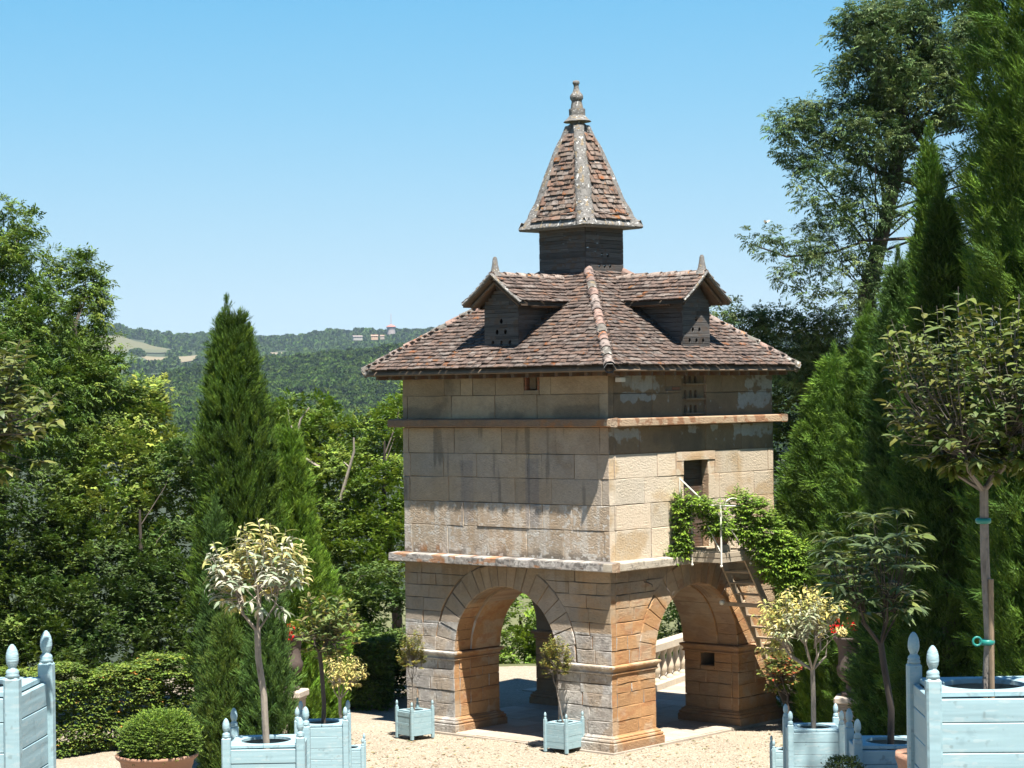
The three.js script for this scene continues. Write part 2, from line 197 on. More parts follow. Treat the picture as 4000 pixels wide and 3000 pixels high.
const gravelBump = tex(1024, 1024, (() => { const B = tile((u, v) => n2(u * 180, v * 180)), C = tile((u, v) => n2(u * 90 + 40, v * 90)); return (u, v) => 0.6 * B(u, v) + 0.4 * C(u, v); })(), false); gravelBump.repeat.set(0.22, 0.22);
struct('gravel_forecourt', sheet(steps([[-9.2, 10.6, 80]]), steps([[-2, -36, 34], [-36, -45, 60], [-45, -51, 8]]), 0.02, 1, (x, z) => (fbm(x * 0.9 + 20, z * 0.9 + 70, 3) - 0.5) * 0.05), mat({ map: gravelTex, bumpMap: gravelBump, bumpScale: 0.03, roughness: 1 }));
{ // loose stones lying on the gravel
  const base = tint(new THREE.IcosahedronGeometry(1, 0), [1, 1, 1]), n = 9000, M = new THREE.InstancedMesh(base, mat({ vertexColors: true }), n), c = new THREE.Color(), m = new THREE.Matrix4();
  for (let i = 0; i < n; i++) { const x = R(-5, 5.5), z = -36 - 5.5 * rnd() ** 1.3, s = R(0.006, 0.016), v = R(0.5, 1.15); m.compose(V3(x, groundY(x, z) + 0.02 + (fbm(x * 0.9 + 20, z * 0.9 + 70, 3) - 0.5) * 0.05 + s * 0.3, z), new THREE.Quaternion().setFromEuler(new THREE.Euler(R(0, 6), R(0, 6), 0)), V3(s * 1.4, s * 0.8, s)); M.setMatrixAt(i, m); M.setColorAt(i, c.setRGB(0.36 * v, 0.31 * v, 0.235 * v)); }
  M.name = 'pebbles'; M.castShadow = M.receiveShadow = true; scene.add(M); tag(M, 'loose pale pebbles strewn over the gravel forecourt', 'gravel', null, 'stuff');
}
{ // a few fallen leaves
  const P = [], C = [], I = []; for (let i = 0; i < 260; i++) { const x = R(-4.5, 5.5), z = -36 - 4.5 * rnd(), a = R(0, 6.28), y = groundY(x, z) + 0.03 + (fbm(x * 0.9 + 20, z * 0.9 + 70, 3) - 0.5) * 0.05, l = R(0.03, 0.06), n = P.length / 3, c = pick([[0.2, 0.12, 0.05], [0.28, 0.2, 0.08], [0.14, 0.15, 0.05]]); for (const [u, v, h] of [[-1, 0, 0], [0, 0.45, 0.012], [1, 0, 0.004], [0, -0.45, 0.014]]) { P.push(x + (Math.cos(a) * u - Math.sin(a) * v) * l, y + h, z + (Math.sin(a) * u + Math.cos(a) * v) * l); C.push(...c); } I.push(n, n + 1, n + 2, n, n + 2, n + 3); }
  tag(part('fallen_leaves', geoOf(P, null, C, I), mat({ vertexColors: true, side: THREE.DoubleSide }), scene), 'dry leaves fallen here and there on the gravel', 'leaves', null, 'stuff');
}
// paving: threshold slabs under the dovecote and flagstones behind it
{
  const pave = struct('pavement', flat(new THREE.BoxGeometry(0.01, 0.01, 0.01)), paleStone);
  const th = box(-2.62, 2.62, -0.2, 0.062, -2.62, 2.62, 0.01); th.applyMatrix4(new THREE.Matrix4().makeRotationY(TOWER_TURN)); th.translate(...TOWER_AT);
  part('bed', th, mat({ map: paleStoneTex, color: new THREE.Color().setRGB(0.8, 0.8, 0.8) }), pave);
  const rot = new THREE.Matrix4().makeRotationY(TOWER_TURN).setPosition(...TOWER_AT);
  const mats = [0.85, 0.95, 1.02, 0.78].map((k) => mat({ map: paleStoneTex, color: new THREE.Color().setRGB(k, k * 0.98, k * 0.95), bumpMap: grainBump, bumpScale: 0.008 }));
  for (let i = 0; i < 8; i++) for (let j = 0; j < 8; j++) { const x = -2.6 + i * 0.65, z = -2.6 + j * 0.65; part('paving_slab', box(x + 0.006, x + 0.644, 0.03, 0.075 + R(0, 0.006), z + 0.006, z + 0.644, 0.006).applyMatrix4(rot), pick(mats), pave); }
  for (let i = 0; i < 13; i++) for (let j = 0; j < 9; j++) { const x = -4.2 + i * 0.7 + (j % 2) * 0.3, z = -2.72 - (j + 1) * 0.6, c = V3(x + 0.35, 0, z + 0.3).applyMatrix4(rot); if (c.z < -50.6 || c.x > 10.4) continue; part('paving_slab', box(x + 0.008, x + 0.69, -0.02, 0.05 + R(0, 0.008), z + 0.008, z + 0.59, 0.006).applyMatrix4(rot), pick(mats), pave); }
}

// ------------------------------------------------------------------ the dovecote
const tower = thing('dovecote', 'square stone dovecote on four arched piers with tiled roof and timber lantern', 'dovecote', TOWER_AT, TOWER_TURN);
const stoneUV = (p, n) => {
  let U; const ax = Math.abs(n.x), az = Math.abs(n.z);
  if (Math.abs(n.y) > 0.75) U = p.x > 2.45 ? 5 + 2.5 - p.z : p.z > 2.4 ? p.x + 2.5 : 10.2 + (p.x + 2.5) * 0.2;
  else if (ax >= az) U = n.x > 0 ? 7.5 - p.z : 7.5 + p.z; else U = n.z > 0 ? (p.z < 0 ? 10.05 + Math.abs(p.x) * 0.45 : p.x + 2.5) : 10 + (p.x + 2.5) * 0.2;
  return [clamp(U, 0.02, 11.98) / 12, clamp(p.y, 0, 6.99) / 7];
};
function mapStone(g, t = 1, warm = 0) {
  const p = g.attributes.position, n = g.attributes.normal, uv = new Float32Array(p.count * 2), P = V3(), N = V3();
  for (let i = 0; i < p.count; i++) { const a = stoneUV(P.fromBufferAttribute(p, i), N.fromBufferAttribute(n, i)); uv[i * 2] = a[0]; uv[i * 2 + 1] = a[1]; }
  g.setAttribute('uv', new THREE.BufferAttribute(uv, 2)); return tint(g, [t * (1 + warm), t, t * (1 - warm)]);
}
const FACE = { F: (u, v, w) => [u, v, 2.5 + w], E: (u, v, w) => [2.5 + w, v, -u], JF: (u, v, w) => [-1.25 + w, v, -u], JE: (u, v, w) => [u, v, -1.25 + w], W: (u, v, w) => [-2.5 - w, v, u], N: (u, v, w) => [-u, v, -2.5 - w] };
// a block: any outline in the plane of a face, worn edges, set proud of the joint behind
function block(face, pts, depth = 0.14, o = {}) {
  const f = typeof face === 'string' ? FACE[face] : face, wob = o.wob ?? 0.005, bev = o.bev ?? 0.007, off = o.off ?? R(-0.006, 0.006), sub = o.sub ?? 2, ring = [], n0 = pts.length; let cx = 0, cy = 0;
  for (const p of pts) { cx += p[0] / n0; cy += p[1] / n0; }
  for (let i = 0; i < n0; i++) { const a = pts[i], b = pts[(i + 1) % n0], L = Math.hypot(b[0] - a[0], b[1] - a[1]), m = L > 0.25 ? sub : 1; for (let k = 0; k < m; k++) { const t = k ? (k + R(-0.25, 0.25)) / m : 0; ring.push([a[0] + (b[0] - a[0]) * t + R(-wob, wob), a[1] + (b[1] - a[1]) * t + R(-wob, wob)]); } }
  const n = ring.length, inn = ring.map(([x, y]) => { const l = Math.hypot(x - cx, y - cy) || 1; return [x - (x - cx) / l * bev * 1.3, y - (y - cy) / l * bev * 1.3]; }), P = [];
  const F = (p, w) => f(p[0], p[1], w), tri = (...a) => a.forEach((p) => P.push(...p)), wv = inn.map(() => off + R(-0.002, 0.002));
  for (let i = 0; i < n; i++) { const j = (i + 1) % n; tri(F([cx, cy], off + 0.001), F(inn[i], wv[i]), F(inn[j], wv[j])); tri(F(inn[i], wv[i]), F(ring[i], off - bev), F(ring[j], off - bev)); tri(F(inn[i], wv[i]), F(ring[j], off - bev), F(inn[j], wv[j])); tri(F(ring[i], off - bev), F(ring[i], -depth), F(ring[j], -depth)); tri(F(ring[i], off - bev), F(ring[j], -depth), F(ring[j], off - bev)); }
  const g = geoOf(P); return mapStone(g, o.tone ?? R(0.86, 1.1), R(-0.03, 0.03));
}
const GAP = 0.004;
const wall = part('wall', null, mat({ map: paleStoneTex, color: new THREE.Color().setRGB(0.42, 0.37, 0.31), roughness: 1 }), tower);
const stone = (g, parent = wall) => part('stone_block', g, stoneMat, parent);
const row = (face, y0, y1, xs, o) => { for (let i = 0; i < xs.length - 1; i++) if (xs[i + 1] > xs[i]) stone(block(face, [[xs[i] + GAP, y0 + GAP], [xs[i + 1] - GAP, y0 + GAP], [xs[i + 1] - GAP, y1 - GAP], [xs[i] + GAP, y1 - GAP]], o?.depth, o)); };
{ // the core of the walls, seen only in the joints and inside the arches
  const L = [], I = 0.03, b = (x0, x1, y0, y1, z0, z1) => L.push(box(x0, x1, y0, y1, z0, z1, 0));
  for (const sx of [-1, 1]) for (const sz of [-1, 1]) { const x = [1.25 + I, 2.5 - I].map((v) => v * sx).sort((p, q) => p - q), z = [1.25 + I, 2.5 - I].map((v) => v * sz).sort((p, q) => p - q); if (sx > 0 && sz < 0) { b(x[0], x[1], 0, 1.14, z[0], z[1]); b(x[0], x[1], 1.385, 1.56, z[0], z[1]); b(x[0], 1.62, 1.14, 1.385, z[0], z[1]); b(1.95, x[1], 1.14, 1.385, z[0], z[1]); b(1.62, 1.95, 1.14, 1.385, z[0], -1.75); } else b(x[0], x[1], 0, 1.56, z[0], z[1]); }
  const arch = (half) => { const s = new THREE.Shape(); s.moveTo(-half, 1.56); s.lineTo(-1.262, 1.56); s.absarc(0, 1.56, 1.262, Math.PI, 0, true); s.lineTo(half, 1.56); s.lineTo(half, 3.22); s.lineTo(-half, 3.22); s.closePath(); return new THREE.ExtrudeGeometry(s, { depth: 1.22, bevelEnabled: false, curveSegments: 28 }); };
  L.push(arch(2.47).translate(0, 0, 1.25), arch(2.47).translate(0, 0, -2.47)); L.push(arch(1.263).rotateY(Math.PI / 2).translate(1.25, 0, 0), arch(1.263).rotateY(Math.PI / 2).translate(-2.47, 0, 0));
  b(-1.26, 1.26, 3.0, 3.22, -1.26, 1.26);
  b(-2.47, 2.47, 3.22, 6.38, 2.0, 2.47); b(-2.47, 0.47, 6.38, 6.72, 2.0, 2.47); b(0.85, 2.47, 6.38, 6.72, 2.0, 2.47); b(-2.47, 2.47, 3.22, 6.72, -2.47, -2.0); b(-2.47, -2.0, 3.22, 6.72, -2, 2);
  b(2.0, 2.47, 3.22, 6.72, 0.36, 2.0); b(2.0, 2.47, 3.22, 6.72, -2.0, -0.42); b(2.0, 2.47, 5.08, 5.86, -0.42, 0.36); b(2.0, 2.3, 5.86, 6.72, -0.42, 0.36); b(2.0, 2.47, 3.22, 3.45, -0.42, 0.36);
  wall.geometry = merge(L);
}
const fx = (c) => { const t = (c - 165) / 1045; return (-2.5 + 5.1825 * t) / (1 + 0.073 * t); }, eu = (c) => { const t = (c - 1210) / 835; return (-2.5 + 4.8 * t) / (1 - 0.08 * t); };
const FX = (...a) => a.map(fx), EU = (...a) => a.map(eu).map((u) => Math.max(u, -2.355));
{ // upper walls: rows of large ashlar; the left face carries the corner stones
  const H = { A: [5.868, 6.3], B: [6.3, 6.74], C: [5.235, 5.715], D: [4.8, 5.235], E: [4.34, 4.8], G: [3.895, 4.34], J: [3.362, 3.895] };
  row('F', ...H.A, FX(165, 190, 415, 637, 850, 1163, 1210)); row('F', ...H.B, FX(165, 380, 463, 525, 640, 785)); row('F', ...H.B, FX(862, 922, 1210)); row('F', 6.3, 6.38, FX(785, 862));
  row('F', ...H.C, FX(165, 193, 427, 668, 945, 1165, 1210)); row('F', ...H.D, FX(165, 203, 370, 470, 540, 800, 872, 1035, 1210)); row('F', ...H.E, FX(165, 198, 395, 733, 920, 1172, 1210)); row('F', ...H.G, FX(165, 320, 470, 540, 808, 872, 1022, 1210)); row('F', ...H.J, FX(165, 205, 388, 595, 790, 975, 1180, 1210));
  row('E', ...H.A, EU(1210, 1430, 1583)); row('E', ...H.A, EU(1705, 1865, 2045)); row('E', ...H.B, EU(1210, 1330, 1435, 1500)); row('E', 6.42, 6.74, EU(1500, 1583)); row('E', ...H.B, EU(1705, 1785, 1890, 2045)); row('E', 6.3, 6.34, EU(1500, 1583));
  row('E', ...H.C, EU(1210, 1365, 1525, 1700, 1880, 2045));
  const d0 = -0.34, d1 = 0.40;
  row('E', ...H.D, [...EU(1210, 1245, 1455), -0.57]); row('E', 4.8, 5.06, [-0.57, d0]); row('E', 5.06, 5.235, [-0.57, 0.62], { tone: 1.02, off: 0.012 }); row('E', 4.8, 5.06, [d1, 0.62]); row('E', ...H.D, [0.62, ...EU(1865, 2018, 2045)]);
  row('E', ...H.E, [...EU(1210, 1390), d0]); row('E', ...H.E, [d1, ...EU(1768, 1945, 2045)]); row('E', ...H.G, [...EU(1210, 1245, 1420, 1510), d0]); row('E', ...H.G, [d1, ...EU(1800, 2045)]); row('E', ...H.J, [...EU(1210, 1420, 1510), d0]); row('E', ...H.J, [d1, ...EU(1850, 2045)]);
  const HD = [H.J, H.G, H.E, H.D, H.C, H.A, H.B]; // plain rows on the two far faces
  for (const f of ['W', 'N']) for (const h of HD) row(f, ...h, [-2.35, R(-1.8, -1.2), R(-0.4, 0.2), R(0.9, 1.4), 2.35]);
}
{ // base: piers, arches
  const ys = [0.335, 0.57, 0.82, 1.05, 1.215, 1.385], yt = [1.555, 1.8, 2.05, 2.285, 2.53, 2.77, 2.985, 3.19], RO = 1.72;
  const split = (a, b) => { const L = Math.abs(b - a); if (L < 0.55) return [a, b]; if (L < 1.0) return [a, a + (b - a) * R(0.35, 0.65), b]; return rnd() < 0.5 ? [a, a + (b - a) * R(0.4, 0.62), b] : [a, a + (b - a) * R(0.22, 0.38), a + (b - a) * R(0.6, 0.75), b]; };
  for (const f of ['F', 'E']) {
    const e = f === 'F' ? -2.5 : -2.355, o = { wob: 0.008, bev: 0.008, depth: 0.14 };
    for (let i = 0; i < ys.length - 1; i++) { row(f, ys[i], ys[i + 1], split(e, -1.25), o); row(f, ys[i], ys[i + 1], split(1.25, 2.5), o); }
    const cut = (y) => { const d = RO * RO - (y - 1.56) ** 2; return d > 0 ? Math.sqrt(d) : 0; };
    for (let i = 0; i < yt.length - 1; i++) for (const s of [-1, 1]) {
      const a = Math.max(cut(yt[i] + GAP), 0.02) + 0.008, b = Math.max(cut(yt[i + 1] - GAP), 0.02) + 0.008, end = s < 0 ? -e : 2.5, xs = split(Math.max(a, b), end); xs[0] = null;
      for (let k = 0; k < xs.length - 1; k++) { const l0 = xs[k] === null ? a : xs[k] + GAP, l1 = xs[k] === null ? b : xs[k] + GAP, r = xs[k + 1] - GAP; let p = [[l0, yt[i] + GAP], [r, yt[i] + GAP], [r, yt[i + 1] - GAP], [l1, yt[i + 1] - GAP]]; if (s < 0) p = p.map(([x, y]) => [-x, y]).reverse(); stone(block(f, p, 0.14, o)); }
    }
    const N = 19; // voussoirs
    let t = 0; const cuts = [0]; for (let i = 0; i < N; i++) cuts.push(cuts.at(-1) + R(0.85, 1.15) * (i > 5 && i < 13 ? 0.85 : 1.15)); t = cuts.at(-1);
    for (let i = 0; i < N; i++) { const a = cuts[i] / t * Math.PI + 0.0035, b = cuts[i + 1] / t * Math.PI - 0.0035, ro = RO + R(-0.05, 0.03), m = (a + b) / 2; const q = (r, x) => [Math.cos(x) * r, Math.min(1.56 + Math.sin(x) * r, 3.185)]; stone(block(f, [q(1.25, a), q(ro, a), q(ro, m), q(ro, b), q(1.25, b), q(1.25, m)], 0.44, { wob: 0.004, bev: 0.012, sub: 1 })); }
    const NS = 13; // the vault strip behind them
    for (let i = 0; i < NS; i++) { const a = i / NS * Math.PI + 0.002, b = (i + 1) / NS * Math.PI - 0.002, m = (a + b) / 2, q = (r, x) => [Math.cos(x) * r, 1.56 + Math.sin(x) * r]; stone(block((u, v, w) => FACE[f](u, v, w - 0.445), [q(1.21, a), q(1.3, a), q(1.3, m), q(1.3, b), q(1.21, b), q(1.21, m)], 0.8, { wob: 0.003, bev: 0.008, sub: 1 })); }
  }
  // the two reveals that face the lens
  for (let i = 0; i < ys.length - 1; i++) {
    row('JF', ys[i], ys[i + 1], [-2.35, -2.06, i % 2 ? -1.72 : -1.55, -1.25]);
    if (i === 4 || i === 3) { row('JE', ys[i], ys[i + 1], [1.25, 1.62]); row('JE', ys[i], ys[i + 1], [1.95, 2.35]); if (i === 3) row('JE', ys[3], 1.14, [1.62, 1.95]); }
    else row('JE', ys[i], ys[i + 1], [1.25, i % 2 ? 1.6 : 1.75, 2.05, 2.35]);
  }
  for (const [x0, x1, z0, z1, nx, nz] of [[-2.5, -1.25, -2.5, -1.25, 1, 1]]) for (let i = 0; i < ys.length - 1; i++) { row((u, v, w) => [u, v, -1.25 + w], ys[i], ys[i + 1], [-2.5, i % 2 ? -2.0 : -1.7, -1.25]); row((u, v, w) => [-1.25 + w, v, -u], ys[i], ys[i + 1], [1.4, i % 2 ? 1.9 : 2.1, 2.5]); void [x0, x1, z0, z1, nx, nz]; }
}
// mouldings run round each pier: an outline swept round a rectangle with mitred corners
function ringMould(x0, x1, z0, z1, prof) {
  const P = [], q = (o, y) => [[x0 - o, y, z1 + o], [x1 + o, y, z1 + o], [x1 + o, y, z0 - o], [x0 - o, y, z0 - o]];
  const seg = 6; for (let i = 0; i < prof.length - 1; i++) { const A = q(...prof[i]), B = q(...prof[i + 1]); for (let k = 0; k < 4; k++) for (let s = 0; s < seg; s++) { const l = (Q, t) => Q[k].map((v, c) => v + (Q[(k + 1) % 4][c] - v) * t), a = l(A, s / seg), b = l(A, (s + 1) / seg), c = l(B, (s + 1) / seg), d = l(B, s / seg); P.push(...a, ...b, ...c, ...a, ...c, ...d); } }
  return geoOf(P);
}
for (const [sx, sz] of [[-1, 1], [1, 1], [1, -1], [-1, -1]]) {
  const x = [1.25 * sx, 2.5 * sx].sort((a, b) => a - b), z = [1.25 * sz, 2.5 * sz].sort((a, b) => a - b);
  part('plinth', mapStone(ringMould(x[0], x[1], z[0], z[1], [[0.1, -0.1], [0.1, 0.195], [0.094, 0.205], [0.075, 0.21], [0.088, 0.235], [0.08, 0.262], [0.05, 0.27], [0.056, 0.285], [0.05, 0.302], [0.02, 0.31], [0.004, 0.335], [-0.05, 0.34]]), R(0.85, 1)), stoneMat, wall);
  part('impost', mapStone(ringMould(x[0], x[1], z[0], z[1], [[-0.05, 1.383], [0.016, 1.384], [0.03, 1.395], [0.032, 1.415], [0.014, 1.425], [0.014, 1.448], [0.03, 1.478], [0.062, 1.496], [0.068, 1.506], [0.07, 1.53], [0.064, 1.54], [0.01, 1.552], [-0.05, 1.556]]), R(0.95, 1.05)), stoneMat, wall);
}
// string courses of separate lengths
const course = (y0, y1, over, cutsF, cutsE, tone) => {
  const seg = (face, a, b, o) => { const y = (yy) => yy + R(-0.004, 0.004), pr = [[0, y0], [over - 0.02, y0 + 0.004], [over, y0 + 0.02], [over, y1 - 0.02], [over - 0.012, y1 - 0.004], [-0.02, y1 + 0.012]], P = [], J = pr.map(() => R(-0.004, 0.004)), n = 5, f = FACE[face];
    for (let i = 0; i < pr.length - 1; i++) for (let s = 0; s < n; s++) { const u0 = a + (b - a) * s / n, u1 = a + (b - a) * (s + 1) / n, c = [f(u0, pr[i][1], pr[i][0] + J[i]), f(u1, pr[i][1], pr[i][0] + J[i]), f(u1, pr[i + 1][1], pr[i + 1][0] + J[i + 1]), f(u0, pr[i + 1][1], pr[i + 1][0] + J[i + 1])]; P.push(...c[0], ...c[1], ...c[2], ...c[0], ...c[2], ...c[3]); }
    for (const [u, k] of [[a, 1], [b, 0]]) for (let i = 1; i < pr.length - 1; i++) { const t = [f(u, pr[0][1], pr[0][0]), f(u, pr[i][1], pr[i][0] + J[i]), f(u, pr[i + 1][1], pr[i + 1][0] + J[i + 1])]; if (k) t.reverse(); t.forEach((p) => P.push(...p)); }
    void y; part('course_stone', mapStone(geoOf(P), tone * R(0.92, 1.05)), o || stoneMat, wall); };
  const E0 = 2.5 + over; for (let i = 0; i < cutsF.length - 1; i++) seg('F', cutsF[i] + 0.003, cutsF[i + 1] - 0.003, null); for (let i = 0; i < cutsE.length - 1; i++) seg('E', cutsE[i] + 0.003, cutsE[i + 1] - 0.003, null);
  void E0; seg('W', -2.5 - over, 2.5, null); seg('N', -2.5 - over, 2.5, null);
};
course(3.195, 3.355, 0.214, [-2.714, -1.0, 0.35, 2.714], [-2.495, -0.9, -0.45, 0.5, 1.6, 2.714], 1.0);
course(5.715, 5.865, 0.205, [-2.705, -1.85, -0.2, 1.1, 2.705], [-2.495, -1.2, 0.0, 1.3, 2.705], 0.95);
{ // openings: door, small windows, the panel of nest holes
  const door = part('door', box(2.28, 2.3, 3.45, 5.08, -0.41, 0.35, 0), timberMat, tower); // boards behind the reveal
  for (let i = 0; i < 9; i++) part('door_board', tint(box(2.3, 2.325, 3.46 + i * 0.18, 3.633 + i * 0.18, -0.41, 0.35, 0.004), mul([1.1, 0.8, 0.6], R(0.8, 1.1))), plankMat, door);
  part('door_sill', mapStone(box(2.2, 2.53, 3.4, 3.46, -0.41, 0.35, 0.006)), stoneMat, tower);
  const win = part('window', box(fx(785) - 0.02, fx(862) + 0.02, 6.37, 6.73, 1.98, 2.02, 0), wall.material, tower);
  const brickMat = mat({ map: terraTex, color: new THREE.Color().setRGB(0.75, 0.55, 0.45) });
  for (let i = 0; i < 4; i++) { part('brick', box(fx(785) + 0.005, fx(785) + 0.045, 6.385 + i * 0.085, 6.46 + i * 0.085, 2.34, 2.48, 0.004, 0.004), brickMat, win); part('brick', box(fx(862) - 0.05, fx(862) - 0.005, 6.385 + i * 0.085, 6.46 + i * 0.085, 2.34, 2.49, 0.004, 0.004), brickMat, win); }
  part('stone_block', mapStone(box(fx(800), fx(838), 6.39, 6.71, 2.35, 2.44, 0.012, 0.01), 0.45), stoneMat, win);
  const sw = part('window', box(2.15, 2.28, 6.34, 6.42, -eu(1583), -eu(1500), 0), wall.material, tower); part('brick', box(2.4, 2.48, 6.35, 6.4, -eu(1578), -eu(1540), 0.004), brickMat, sw);
  const u0 = eu(1586), u1 = eu(1703), s = new THREE.Shape(); s.moveTo(u0, 5.872); s.lineTo(u1, 5.872); s.lineTo(u1, 6.735); s.lineTo(u0, 6.735); s.closePath();
  for (const y of [5.93, 6.2, 6.47]) for (let k = 0; k < 3; k++) { const cx = u0 + 0.14 + k * 0.155, h = new THREE.Path(); h.moveTo(cx - 0.045, y); h.lineTo(cx + 0.045, y); h.lineTo(cx + 0.045, y + 0.1); h.absarc(cx, y + 0.1, 0.045, 0, Math.PI, false); h.closePath(); s.holes.push(h); }
  const panel = part('nest_hole_panel', mapStone(flat(new THREE.ExtrudeGeometry(s, { depth: 0.05, bevelEnabled: false, curveSegments: 8 }).rotateY(Math.PI / 2).translate(2.41, 0, 0)), 0.85), stoneMat, tower);
  for (const y of [5.895, 6.165, 6.435]) part('ledge', mapStone(box(2.45, 2.53, y, y + 0.035, -u1 + 0.04, -u0 - 0.06, 0.006), 1), stoneMat, panel);
  const lamp = part('flood_lamp', box(2.53, 2.66, 6.5, 6.58, 2.2, 2.34, 0.008), mat({ color: new THREE.Color().setRGB(0.62, 0.6, 0.55) }), tower); part('bracket', box(2.5, 2.56, 6.585, 6.67, 2.25, 2.29, 0.004), mat({ color: new THREE.Color().setRGB(0.35, 0.32, 0.28) }), lamp);
  part('iron_hook', limb([V3(2.5, 2.95, 1.55), V3(2.56, 2.95, 1.55), V3(2.57, 2.9, 1.42), V3(2.56, 2.86, 1.4)], [0.012, 0.012, 0.012, 0.008], 5), ironMat, tower);
}

// ------------------------------------------------------------------ roof
const tileHues = [[0.47, 0.35, 0.29], [0.41, 0.295, 0.245], [0.35, 0.26, 0.22], [0.53, 0.45, 0.40], [0.58, 0.53, 0.48], [0.26, 0.20, 0.17], [0.48, 0.335, 0.265], [0.38, 0.30, 0.255], [0.56, 0.35, 0.24]];
// one flat clay tile in its own axes: x across, y up the slope, z off the roof
function clayTile(w, l, h = 0.024) {
  const g = box(-w / 2, w / 2, 0, l, 0, h, 0.003, 0.004), p = g.attributes.position, k = R(-0.006, 0.006);
  for (let i = 0; i < p.count; i++) { const x = p.getX(i) / w, y = p.getY(i); p.setZ(i, p.getZ(i) + (1 - y / l) * 0.042 + k * x + R(-0.001, 0.001)); if (y < 0.02) p.setY(i, y + 0.018 * x * x * 2); }
  g.computeVertexNormals(); uvScale(g, 0.55, R(0, 1), R(0, 1)); return g;
}
const slopeFrame = (origin, across, up) => { const n = across.clone().cross(up).normalize(), m = new THREE.Matrix4().makeBasis(across, up, n); m.setPosition(origin); return m; };
// tiles in rows over a slope; width(s) gives [left, right] at distance s up the slope
function tileSlope(origin, across, up, len, width, o = {}) {
  const m = slopeFrame(origin, across.clone().normalize(), up.clone().normalize()), out = [], ex = o.exposure ?? 0.105, tw = o.w ?? 0.165; let r = 0;
  for (let s = o.start ?? 0; s < len - 0.02; s += ex, r++) {
    const [a, b] = width(s), sag = (o.sag ?? 0.008);
    for (let x = a + (r % 2 ? tw * 0.5 : 0) + R(-0.02, 0.02); x < b - 0.02; x += tw + R(-0.012, 0.012)) {
      const w = Math.min(tw - 0.006, b - x); if (w < 0.035 || (o.skip && o.skip(x + w / 2, s))) continue;
      const g = clayTile(w, Math.min(ex * 2.1, len - s + 0.04)); g.rotateZ(R(-0.035, 0.035)); g.translate(x + w / 2, s + R(-0.012, 0.012), R(0, sag)); g.applyMatrix4(m);
      const hue = mixc(pick(o.hues ?? tileHues), [0.39, 0.315, 0.265], 0.4), k = R(0.84, 1.12) * (o.tone ?? 0.5) * (0.72 + 0.56 * fbm(x * 1.6 + origin.x * 3, s * 1.6 + origin.z * 5, 3)); tint(g, mul(hue, k)); out.push(g);
    }
  }
  return out;
}
const tileDouble = mat({ map: tileTex, bumpMap: grainBump, bumpScale: 0.01, vertexColors: true, side: THREE.DoubleSide }), lichenTiled = mat({ map: lichenTex, bumpMap: grainBump, bumpScale: 0.02, side: THREE.DoubleSide, color: new THREE.Color().setRGB(0.78, 0.74, 0.68) });
const roof = part('roof', null, timberMat, tower); roof.position.set(-0.03, 0, 0.025);
const EH = 2.995, EY = 6.75, LH = 0.56, LY = 8.56;
